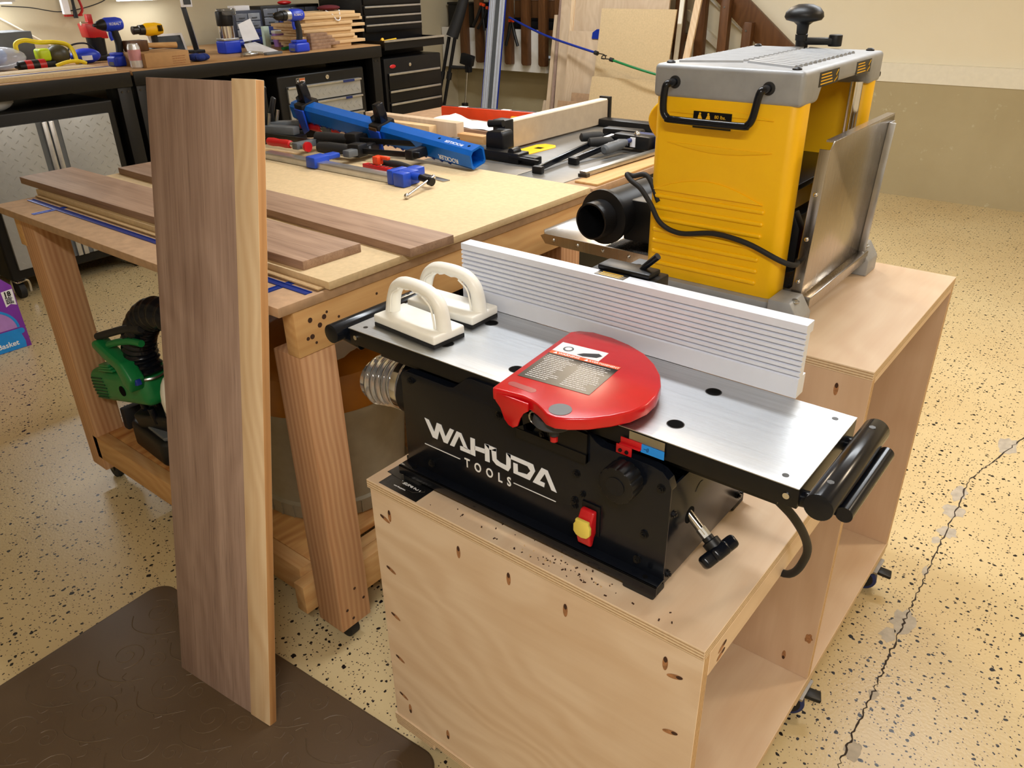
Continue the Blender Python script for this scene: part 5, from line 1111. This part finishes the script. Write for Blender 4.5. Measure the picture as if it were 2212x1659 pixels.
MB().tube([(-4.15, 1.235, 1.14), (-4.15, 1.24, 1.185), (-4.15, 1.29, 1.20), (-4.15, 1.36, 1.185), (-4.15, 1.44, 1.18), (-4.13, 1.50, 1.165), (-4.1, 1.515, 1.13), (-4.05, 1.50, 1.07)], .012, n=12).build('hose_loop', M['yellow_hose'], hs2)
MB().tube([(-4.0, 1.36, 1.07), (-3.99, 1.42, 1.085), (-3.98, 1.48, 1.085), (-3.97, 1.515, 1.07)], .010, n=10).build('hose_loop', M['yellow_hose'], hs2)
sd_ = thing('sander', 'lime and dark olive sander behind the striped tool', 'sander', (-4.12, 1.40, KZ))
MB().ball((-4.12, 1.435, 1.115), (.05, .065, .055)).build('dust_box', M['olive'], sd_)
MB().box(-4.16, -4.08, 1.32, 1.385, 1.09, 1.155).build('sander_body', M['lime'], sd_, bevel=.015, seg=3)
MB().box(-4.16, -4.08, 1.325, 1.40, KZ, 1.09).build('sander_base', M['black_plastic'], sd_, bevel=.006)
ht = thing('striped_tool', 'black and red barrel-shaped tool behind the fibreboard strip', 'tool', (-3.96, 1.25, KZ))
MB().lathe((-3.96, 1.13, 1.085), (0, 1, 0), [(.006, 0), (.01, .012), (.025, .02), (.03, .05)], n=24).build('tool_nose', M['black_plastic'], ht)
for k, mname in enumerate(('red_plastic', 'black_plastic', 'red_plastic')): MB().lathe((-3.96, 1.18 + k * .035, 1.085), (0, 1, 0), [(.030, 0), (.030, .035)], n=24).build('tool_band', M[mname], ht)
bt2 = thing('blue_power_tool', 'blue corded tool with black cable next to the red nailer', 'power tool', (-4.15, 1.58, KZ))
MB().ball((-4.15, 1.60, 1.095), (.05, .09, .042)).build('tool_body', M['blue_drill'], bt2)
MB().box(-4.099, -4.096, 1.555, 1.615, 1.075, 1.10).build('tool_badge', M['paper'], bt2)
MB().tube([(-4.2, 1.53, 1.12), (-4.22, 1.56, 1.15), (-4.22, 1.62, 1.16), (-4.2, 1.66, 1.15), (-4.2, 1.70, 1.10)], .005, n=8).build('tool_cable', M['black_rubber'], bt2)
nl = thing('nailer', 'red and black nailer standing behind the blue driver', 'nailer', (-4.25, 1.73, KZ))
MB().box(-4.29, -4.21, 1.67, 1.79, KZ, 1.09).build('nailer_base', M['black_plastic'], nl, bevel=.006)
MB().cyl((-4.25, 1.73, 1.088), (-4.25, 1.73, 1.185), .048, .052, n=24).build('nailer_drum', M['black_plastic'], nl)
MB().prism([(1.675, 1.185), (1.79, 1.175), (1.785, 1.215), (1.715, 1.262), (1.665, 1.262)], 'yz', -4.30, -4.20).build('nailer_head', M['red_plastic'], nl, bevel=.006)
MB().cyl((-4.25, 1.665, 1.262), (-4.25, 1.735, 1.258), .011, n=14).build('nailer_tip', M['chrome'], nl)
MB().box(-4.27, -4.235, 1.705, 1.735, 1.25, 1.31).build('nailer_lever', M['red_plastic'], nl, bevel=.003)
cn = thing('drink_can', 'white drink can with pink print beside the cardboard box', 'can', (-3.60, 1.615, KZ))
MB().lathe((-3.60, 1.615, KZ), (0, 0, 1), [(.026, 0), (.032, .006), (.033, .012), (.033, .105), (.027, .12), (.027, .123), (.024, .119)], n=28).build('can_body', plain('white_can', (220, 220, 225), .25, .4), cn)
MB().lathe((-3.60, 1.615, KZ + .04), (0, 0, 1), [(.0332, 0), (.0332, .055)], n=28, closed=False).build('can_print', plain('pink_print', (206, 150, 160), .3, .3), cn)
cb = one('cardboard_box', MB().box(-3.80, -3.545, 1.64, 1.905, KZ, 1.128), M['cardboard'], 'small brown cardboard box at the bench front edge', 'box', bevel=.001)
for k in range(4): MB().box(-3.5449, -3.5445, 1.80, 1.88 - .006 * (k % 2), 1.10 - k * .012, 1.104 - k * .012).build('box_print', M['hole_wood'], cb)
ml = thing('mallet', 'wooden mallet lying on the cardboard box', 'mallet', (-3.7, 1.75, 1.1282))
MB().box(-3.79, -3.70, 1.655, 1.76, 1.129, 1.185).build('mallet_head', M['stain'], ml, bevel=.004)
MB().cyl((-3.74, 1.76, 1.155), (-3.70, 1.93, 1.147), .013, .016, n=14).build('mallet_handle', M['pine_y'], ml)
yd = thing('yellow_drill', 'yellow cordless drill resting behind the mallet', 'drill', (-4.15, 2.0, KZ))
MB().lathe((-4.15, 1.99, 1.212), (0, 1, 0), [(.03, 0), (.037, .02), (.038, .08), (.030, .115), (.01, .12)], n=24).build('motor_housing', M['yellow'], yd)
MB().lathe((-4.15, 1.99, 1.212), (0, -1, 0), [(.030, 0), (.028, .03), (.022, .034), (.024, .07), (.012, .075)], n=22).build('chuck', M['dark_steel'], yd)
MB().tube([(-4.15, 2.05, 1.19), (-4.16, 2.055, 1.13), (-4.17, 2.06, KZ + .015)], .02, n=12).build('grip', M['black_rubber'], yd)
MB().box(-4.22, -4.12, 2.01, 2.11, KZ, KZ + .05).build('battery', M['black_plastic'], yd, bevel=.006)
for k in range(4): MB().box(-4.113, -4.108, 2.065 + k * .008, 2.069 + k * .008, 1.20, 1.235).build('vent_slot', M['black_void'], yd)
tbl = thing('tablet', 'white-framed tablet leaning behind the mallet handle', 'tablet', (-4.2, 2.18, KZ))
Rt_ = rotm(0, -.35, 0)
MB().obox((-4.2, 2.16, 1.115), (.012, .24, .13), Rt_).build('tablet_frame', M['paper'], tbl, bevel=.006)
MB().obox((-4.193, 2.16, 1.117), (.003, .20, .10), Rt_).build('tablet_screen', M['glass_dark'], tbl)
ar = thing('arm_stand', 'black folding arm stand with a small display at its top', 'stand', (-4.15, 2.30, KZ))
MB().box(-4.19, -4.11, 2.28, 2.36, KZ, KZ + .02).build('stand_base', M['black_plastic'], ar, bevel=.004)
MB().bar((-4.15, 2.32, KZ + .02), (-4.16, 2.29, 1.33), .028, .02, up=(1, 0, 0)).build('stand_arm', M['black_plastic'], ar, bevel=.003)
MB().bar((-4.17, 2.35, KZ + .02), (-4.17, 2.33, 1.24), .006, .006, up=(1, 0, 0)).build('stand_rod', M['alu'], ar)
MB().box(-4.16, -4.14, 2.275, 2.345, 1.325, 1.385).build('display_case', M['paper'], ar, bevel=.003)
MB().box(-4.139, -4.137, 2.285, 2.335, 1.340, 1.375).build('display_screen', M['glass_dark'], ar)
gl = MB()
for k in range(6): gl.ball((-3.62 + random.uniform(-.05, .05), 1.985 + k * .012, KZ + .022), (.04, .028, .02), 10, 7, rotm(0, 0, k))
one('work_gloves', gl, M['cloth_blue'], 'crumpled dark blue gloves right of the cardboard box', 'gloves')
rt_ = thing('trim_router', 'trim router with blue base and steel barrel', 'router', (-3.92, 2.42, KZ))
MB().box(-3.97, -3.87, 2.355, 2.475, KZ, KZ + .075).build('router_base', M['blue_drill'], rt_, bevel=.01, seg=3)
MB().box(-3.965, -3.875, 2.36, 2.47, KZ + .075, KZ + .09).build('router_collar', M['alu'], rt_, bevel=.003)
MB().cyl((-3.92, 2.415, KZ + .09), (-3.92, 2.415, KZ + .16), .046, n=28).build('router_barrel', M['chrome'], rt_)
MB().cyl((-3.92, 2.415, KZ + .16), (-3.92, 2.415, KZ + .245), .052, n=24).build('router_motor', M['black_plastic'], rt_, bevel=.006)
MB().box(-3.95, -3.86, 2.38, 2.47, KZ + .22, KZ + .26).build('router_cap', M['clear'], rt_, bevel=.008)
MB().cyl((-3.90, 2.475, KZ + .055), (-3.90, 2.505, KZ + .055), .022, n=16).build('router_knob', M['blue_plastic'], rt_)
def organiser(label, x, y0, y1, z1, cols, rows):
    r = thing('parts_organiser', label, 'organiser', (x - .07, (y0 + y1) / 2, KZ), None, group='small parts organisers')
    MB().box(x - .15, x - .004, y0, y1, KZ, z1).build('organiser_frame', M['graphite'] if cols > 2 else plain('navy_plastic', (46, 52, 72), .5), r, bevel=.004)
    dy = (y1 - y0 - .03) / cols; dz = (z1 - KZ - .03) / rows
    for i in range(cols):
        for j in range(rows):
            d = MB().box(x - .004, x, y0 + .015 + i * dy + .003, y0 + .015 + (i + 1) * dy - .003, KZ + .015 + j * dz + .003, KZ + .015 + (j + 1) * dz - .003).build('small_drawer', plain('clear_drawer', random.choice([(120, 126, 138), (150, 156, 166), (90, 98, 116), (60, 70, 130)]), .2), r, bevel=.002)
            MB().box(x, x + .008, y0 + .015 + i * dy + dy * .3, y0 + .015 + i * dy + dy * .7, KZ + .015 + j * dz + dz * .35, KZ + .015 + j * dz + dz * .45).build('drawer_pull', M['clear'], d)
organiser('small parts organiser with navy frame and clear drawers', -4.19, 2.66, 2.89, 1.285, 2, 4)
organiser('wider parts organiser with black frame behind the drill', -4.22, 2.91, 3.42, 1.305, 4, 4)
def paper(label, pts, z=None):
    o = MB().add(pts + [(p[0] - .002, p[1], p[2] - .0006) for p in pts], [(0, 1, 2, 3), (7, 6, 5, 4), (0, 4, 5, 1), (1, 5, 6, 2), (2, 6, 7, 3), (3, 7, 4, 0)])
    return one('paper_sheet', o, M['paper'], label, 'paper', group='papers on the black bench')
paper('white booklet page standing against the organiser', [(-3.92, 2.53, KZ + .06), (-3.90, 2.64, KZ + .07), (-4.0, 2.66, 1.245), (-4.0, 2.56, 1.215)])
paper('white paper lying folded in front of the standing page', [(-3.72, 2.42, KZ + .001), (-3.70, 2.64, KZ + .002), (-3.90, 2.60, KZ + .055), (-3.88, 2.50, KZ + .05)])
one('glue_tube', MB().box(-4.05, -4.02, 2.765, 2.81, KZ, 1.19), plain('pale_green_card', (200, 226, 216), .5), 'pale green upright carton with an orange mark', 'carton', bevel=.003)
tbk = thing('plastic_tub', 'white and lilac plastic tub in front of the black organiser', 'tub', (-4.05, 2.92, KZ))
MB().cyl((-4.05, 2.92, KZ), (-4.05, 2.92, KZ + .085), .052, .06, n=24).build('tub_body', M['lilac'], tbk)
MB().cyl((-4.05, 2.92, KZ + .085), (-4.05, 2.92, KZ + .10), .063, n=24).build('tub_lid', M['white_plastic'], tbk)
one('glue_bottle', MB().box(-3.98, -3.92, 2.915, 2.975, KZ, 1.18), M['blue_drill'], 'upright bright blue pack behind the drill grip', 'pack', bevel=.004)
one('marker_pen', MB().cyl((-3.75, 2.70, KZ + .012), (-3.80, 2.83, KZ + .012), .010, n=12), M['green'], 'green capped marker lying beside the tub', 'pen')
one('utility_knife', MB().obox((-3.58, 2.50, KZ + .008), (.03, .13, .016), rotm(0, 0, .1)), M['grey_plastic'], 'grey utility knife at the bench front edge', 'knife', bevel=.004)
pk = MB().tube([(-3.62, 2.29, KZ + .01), (-3.60, 2.35, KZ + .012), (-3.62, 2.42, KZ + .01)], .009, n=10).tube([(-3.59, 2.28, KZ + .01), (-3.63, 2.36, KZ + .02), (-3.60, 2.44, KZ + .01)], .009, n=10)
one('pliers', pk, M['steel'], 'steel pliers lying in front of the trim router', 'pliers')
# stack of planed strips
ys = [3.30, 3.42, 3.36, 3.33, 3.43, 3.31, 3.44, 3.32, 3.42, 3.40, 3.36, 3.34]
for k in range(11):
    z = KZ + k * .0198
    one('wood_strip', MB().box(-3.93 + .02 * (k % 3), -3.66 + .012 * (k % 2), 2.84 - .03 * (k % 4), ys[k] - .09, z, z + .0188), M['birch_y'], 'pale planed wood strip, '+['lowest', 'second from the bottom', 'third from the bottom', 'fourth from the bottom', 'fifth from the bottom', 'middle, sixth from the bottom', 'fifth from the top', 'fourth from the top', 'third from the top', 'second from the top', 'topmost'][k] + ' of the bench stack', 'wood strip', group='strips in the wood stack', bevel=.001)
for k, (yr, z) in enumerate(((2.98, 0), (3.06, .0197), (3.02, .0394), (3.0, .0594), (2.96, .079))):
    one('walnut_strip', MB().box(-3.64, -3.60, 2.82, yr, KZ + z, KZ + z + .0192), M['walnut_x'], 'short grey-brown strip, ' + ['lowest', 'second lowest', 'middle', 'second highest', 'topmost'][k] + ' beside the pale wood stack', 'wood strip', group='short brown strips', bevel=.001)
# things hanging on the left wall
hg = thing('wall_holder', 'red holder with brush and tools hanging on the left wall', 'holder', (-4.74, 1.85, 1.28))
MB().box(-4.74, -4.70, 1.80, 1.90, 1.285, 1.295).build('holder_bar', M['red_plastic'], hg)
MB().tube([(-4.70, 1.88, 1.29), (-4.70, 1.905, 1.32), (-4.70, 1.90, 1.37), (-4.70, 1.88, 1.42)], .008, n=8).build('holder_arm', M['red_plastic'], hg)
MB().box(-4.72, -4.69, 1.785, 1.825, 1.30, 1.42).build('holder_card', M['paper'], hg)
MB().cyl((-4.69, 1.85, 1.275), (-4.69, 1.852, 1.34), .014, .010, n=12).cyl((-4.69, 1.852, 1.34), (-4.69, 1.853, 1.45), .009, n=10).build('brush', M['black_plastic'], hg)
one('wall_cable', MB().tube([(-4.72, 1.44, 1.36), (-4.72, 1.60, 1.345), (-4.72, 1.76, 1.315), (-4.72, 1.9, 1.325), (-4.72, 2.05, 1.36), (-4.72, 2.12, 1.40)], .003, n=6), M['black_rubber'], 'thin black cable sagging along the left wall', 'cable')

# ------------------------------------------------------------------ back wall: fascia, balusters, stairs
struct('trim_2', MB().box(-4.74, -3.50, 5.27, 5.30, .683, 1.03), M['white_paint'])
struct('landing_floor', MB().box(-4.74, -2.2, 5.30, 5.515, .98, 1.03), M['stain'])
rl_ = thing('stair_railing', 'brown stained stair railing with balusters along the back wall', 'railing', (-3.0, 5.25, .7))
for x in (-4.42, -4.235, -4.06, -3.89, -3.70, -3.51, -3.34):
    MB().prism([(x - .033, .76), (x - .018, .743), (x + .033, .743), (x + .036, .76), (x + .036, 2.1), (x - .033, 2.1)], 'xz', 5.205, 5.268).build('baluster', M['stain'], rl_, bevel=.004)
MB().prism([(-2.30, 1.55), (-1.964, 1.275), (-1.706, 1.063), (-1.30, .73), (-.95, .73), (-1.354, 1.002), (-1.702, 1.276), (-2.05, 1.55)], 'xz', 5.30, 5.34).build('handrail_board', M['stain'], rl_, bevel=.003)
for x, zt_, zb_ in ((-2.225, 1.46, .5), (-2.045, 1.38, .4), (-1.855, 1.285, .25), (-1.668, 1.131, .1)):
    MB().prism([(x - .035, zb_), (x + .035, zb_), (x + .035, zt_), (x - .02, zt_ + .004), (x - .035, zt_ - .03)], 'xz', 5.235, 5.299).build('baluster', M['stain'], rl_, bevel=.004)
    MB().cyl((x - .003, 5.2352, zt_ - .055), (x - .003, 5.232, zt_ - .055), .007, n=10).build('baluster_screw', M['steel'], rl_)
struct('trim_3', MB().prism([(-2.25, 1.40), (-1.20, .60), (-1.20, .62), (-2.25, 1.42)], 'xz', 5.44, 5.47), M['trimw'])
struct('trim_4', MB().prism([(-2.25, 1.20), (-1.20, .40), (-1.20, .35), (-2.25, 1.13)], 'xz', 5.42, 5.46), M['trimw'])
for i, (x0, x1, z0, z1, lab) in enumerate(((-4.7, -4.05, 1.0302, 1.24, 'black storage crate behind the left balusters'), (-3.95, -3.2, 1.0302, 1.12, 'black storage crate behind the right balusters'), (-3.9, -3.25, 1.1202, 1.28, 'brown storage box on the black crate behind the balusters'))):
    r = thing('storage_crate', lab, 'crate', ((x0 + x1) / 2, 5.42, z0), None, group='crates on the landing')
    MB().box(x0, x1, 5.33, 5.5, z0, z1 - .02).build('crate_body', M['black_plastic'] if i < 2 else M['stain'], r, bevel=.006)
    MB().box(x0 - .006, x1 + .006, 5.324, 5.506, z1 - .02, z1).build('crate_lid', M['black_satin'] if i < 2 else M['walnut_x'], r, bevel=.003)
# sheet goods and strips leaning against the back wall
def leaner(name, label, xb0, xb1, xt0, xt1, ztop, yb, yt, th, mat, grp='sheets leaning at the back wall', cat='board'):
    """stands on the floor at y=yb, leans to y=yt at its top"""
    vs = [(xb0, yb, 0), (xb1, yb, 0), (xb1, yb + th, 0), (xb0, yb + th, 0), (xt0, yt, ztop), (xt1, yt, ztop), (xt1, yt + th, ztop), (xt0, yt + th, ztop)]
    return one(name, MB().add(vs, [(0, 1, 2, 3), (7, 6, 5, 4), (0, 4, 5, 1), (1, 5, 6, 2), (2, 6, 7, 3), (3, 7, 4, 0)]), M[mat], label, cat, grp)
leaner('plywood_sheet', 'tall pale plywood sheet leaning left of the fibreboard', -3.24, -2.25, -3.24, -2.25, 2.1, 4.98, 5.22, .018, 'ply_z')
leaner('plywood_offcut', 'shorter pale plywood offcut in front of the tall sheet', -3.115, -2.70, -3.10, -2.7, 1.05, 4.91, 5.045, .018, 'ply_z')
leaner('fibreboard_sheet', 'large tan fibreboard sheet leaning behind the saw fence', -2.80, -2.16, -2.78, -2.13, 1.22, 4.84, 5.02, .012, 'mdf')
leaner('fibreboard_sheet', 'lower tan fibreboard sheet in front of the large one', -2.80, -2.1, -2.775, -2.08, .735, 4.76, 4.90, .012, 'mdf')
leaner('fibreboard_offcut', 'low brown fibreboard offcut at the foot of the plywood', -2.99, -2.81, -2.97, -2.79, .60, 4.82, 4.90, .012, 'mdf_brown')
leaner('fibreboard_offcut', 'lowest brown fibreboard offcut left of the sheets', -3.08, -2.80, -3.065, -2.79, .54, 4.76, 4.84, .012, 'mdf_brown')
leaner('green_strip', 'tall thin greenish strip leaning beside the balusters', -3.325, -3.285, -3.33, -3.30, 1.16, 4.95, 5.15, .02, 'ply_z', 'strips leaning at the back wall')
leaner('dark_strip', 'tall thin dark strip leaning beside the greenish strip', -3.28, -3.255, -3.29, -3.265, 1.3, 4.97, 5.17, .02, 'walnut_z', 'strips leaning at the back wall')
leaner('pale_strip', 'narrow pale strip leaning in front of the plywood sheet', -3.135, -3.10, -3.14, -3.105, 1.9, 4.955, 5.20, .015, 'ash_z', 'strips leaning at the back wall')
leaner('pale_strip', 'pale strip leaning between the stair balusters', -2.11, -2.05, -2.05, -2.0, 1.5, 4.85, 5.21, .02, 'ash_z', 'strips leaning at the back wall')
leaner('white_strip', 'white strip leaning at the right edge of the fibreboard', -2.115, -2.085, -2.19, -2.155, 1.5, 4.90, 5.20, .015, 'trimw', 'strips leaning at the back wall')
leaner('pink_block', 'small pale offcut standing below the balusters', -3.43, -3.35, -3.42, -3.345, .48, 4.98, 5.12, .02, 'ply_z', 'strips leaning at the back wall')
pd = MB().prism([(-2.875, 1.0), (-2.78, 1.0), (-2.78, 1.072), (-2.83, 1.07), (-2.868, 1.045)], 'xz', 5.03, 5.045).build('tape_flag', M['blue_plastic'], bpy.data.objects['fibreboard_sheet'])
# aluminium guide rail with blue edge
gr_ = thing('guide_rail', 'long aluminium guide rail with blue edge leaning at the back wall', 'guide rail', (-4.0, 4.8, 0), None)
def gbar(nm, f0, f1, d, th, mat):
    def P(f, z): t = z / 2.2; return (-3.975 + .187 * f + .013 * z, 4.85 + .36 * t - d, z)
    vs = [P(f, z) for z in (0, 2.2) for f in (f0, f1)]; vs2 = [(x, y + th, z) for x, y, z in vs]
    MB().add(vs + vs2, [(0, 1, 3, 2), (4, 6, 7, 5), (0, 4, 5, 1), (2, 3, 7, 6), (0, 2, 6, 4), (1, 5, 7, 3)]).build(nm, M[mat], gr_)
M['rail_alu'] = plain('silver_rail', (205, 210, 220), .35, .25, var=.03); gbar('rail_body', .02, .96, 0, .006, 'rail_alu'); gbar('rail_edge', .955, 1.0, .003, .009, 'blue_plastic'); gbar('rail_edge', 0, .022, .003, .009, 'blue_plastic')
for f in (.12, .24, .36, .66, .84): gbar('rail_rib', f, f + .035, .006, .006, 'rail_alu')
for f in (.40, ): gbar('rail_pad', f, f + .24, .002, .002, 'grey_plastic')
# tripod
tr = thing('camera_tripod', 'folded black tripod leaning in the corner by the tool chest', 'tripod', (-4.3, 4.8, 0), None)
MB().tube([(-4.27, 4.9, .98), (-4.22, 4.95, 1.15), (-4.18, 5.0, 1.32), (-4.14, 5.03, 1.45)], lambda t: .055 - .02 * t, n=14).build('tripod_sleeve', M['black_rubber'], tr)
for dx, dy in ((-.035, 0), (.01, .03), (.045, -.01)):
    l_ = MB().cyl((-4.27 + dx, 4.9 + dy, .98), (-4.43 + dx * 1.2, 4.74 + dy, 0), .016, .012, n=12).build('tripod_leg', M['black_satin'], tr)
    for z in (.66, .33): MB().cyl((-4.43 + dx * 1.2 + .16 * (z - .03) / .98, 4.74 + dy + .16 * (z - .03) / .98, z - .03), (-4.43 + dx * 1.2 + .16 * (z + .03) / .98, 4.74 + dy + .16 * (z + .03) / .98, z + .03), .022, n=12).build('leg_lock', M['black_plastic'], l_)
ld = thing('desk_stand', 'small silver stand with black clip head beside the tripod', 'stand', (-4.15, 4.9, 0), None)
MB().cyl((-4.15, 4.9, .40), (-4.10, 4.9, .74), .009, n=12).cyl((-4.16, 4.9, .06), (-4.15, 4.9, .40), .012, n=12).build('stand_pole', M['chrome'], ld)
MB().cyl((-4.16, 4.9, 0), (-4.16, 4.9, .06), .075, .05, n=24).cyl((-4.15, 4.9, .40), (-4.15, 4.9, .43), .03, n=16).build('stand_base', M['black_plastic'], ld)
MB().obox((-4.09, 4.89, .80), (.12, .06, .09), rotm(0, .25, .2)).obox((-4.08, 4.89, .74), (.05, .05, .09)).build('clip_head', M['black_plastic'], ld, bevel=.008)
MB().cyl((-4.10, 4.87, .735), (-4.24, 4.85, .735), .013, .017, n=12).build('clip_handle', M['black_rubber'], ld)
# spring clamps on the balusters
def spring_clamp(label, x, z, y=5.16, a=0):
    r = thing('spring_clamp', label, 'spring clamp', (x, y, z), (0, a, 0), group='black spring clamps on the balusters')
    for s in (-1, 1):
        MB().tube([(s * .008, 0, 0), (s * .022, 0, -.05), (s * .035, 0, -.10), (s * .068, 0, -.19)], lambda t: .015 - .002 * t, n=10).build('clamp_arm', M['black_plastic'], r)
        MB().box(min(s * .004, s * .026), max(s * .004, s * .026), -.012, .012, 0, .022).build('clamp_tip', M['orange_red'], r, bevel=.003)
spring_clamp('black spring clamp hanging lowest, at the end of the blue cord', -3.80, 1.095)
spring_clamp('black spring clamp left of the aluminium rail', -4.06, 1.19, a=.35)
spring_clamp('black spring clamp farthest left on the balusters', -4.13, 1.22, a=.25)
# bungee cords
bg1 = thing('bungee_cord', 'blue bungee cord stretched across the leaning sheets', 'bungee cord', (-3.3, 4.9, .9), None)
MB().tube([(-3.80, 5.13, 1.135), (-3.3, 5.00, 1.01), (-2.72, 4.86, .915)], .009, n=10).build('cord', M['blue_plastic'], bg1)
MB().cyl((-2.73, 4.862, .917), (-2.70, 4.855, .911), .016, n=12).build('cord_stop', M['black_rubber'], bg1)
MB().tube([(-2.70, 4.85, .913), (-2.63, 4.835, .908), (-2.61, 4.83, .89), (-2.62, 4.83, .878), (-2.65, 4.83, .880)], .004, n=8).build('cord_hook', M['dark_steel'], bg1)
bg2 = thing('bungee_cord', 'green bungee cord running from the blue one to behind the planer', 'bungee cord', (-2.4, 4.8, .85), None)
MB().tube([(-2.545, 4.83, .872), (-2.2, 4.8, .805), (-1.7, 4.9, .70)], .009, n=10).build('cord', M['green'], bg2)
MB().cyl((-2.57, 4.83, .878), (-2.54, 4.83, .872), .015, n=12).build('cord_stop', M['black_rubber'], bg2)
MB().tube([(-2.57, 4.83, .878), (-2.64, 4.83, .882), (-2.635, 4.83, .90), (-2.60, 4.83, .902)], .004, n=8).build('cord_hook', M['dark_steel'], bg2)

one('cloth_rag', MB().ball((-3.80, 3.16, KZ + .2175 + .018), (.06, .09, .018), 14, 8), plain('maroon_cloth', (92, 18, 30), .9), 'maroon rag lying on top of the wood stack', 'rag')
one('white_cable', MB().tube([(-3.70, 3.05, KZ + .222), (-3.66, 3.07, KZ + .20), (-3.645, 3.09, KZ + .165), (-3.645, 3.12, KZ + .17), (-3.67, 3.14, KZ + .225)], .004, n=8), M['paper'], 'thin white cable looped over the wood stack', 'cable')
one('red_tool', MB().ball((-4.27, 3.15, 1.3055 + .014), (.025, .06, .014), 12, 8), M['red_plastic'], 'red handled tool on top of the black organiser', 'tool')
one('white_carton', MB().box(-4.30, -4.22, 2.70, 2.82, 1.2853, 1.315), M['paper'], 'white carton on top of the navy organiser', 'carton', bevel=.002)
one('wall_conduit', MB().cyl((-4.735, 1.32, 1.36), (-4.735, 1.75, 1.07), .006, n=8), M['trimw'], 'thin white conduit sloping down the left wall', 'conduit')
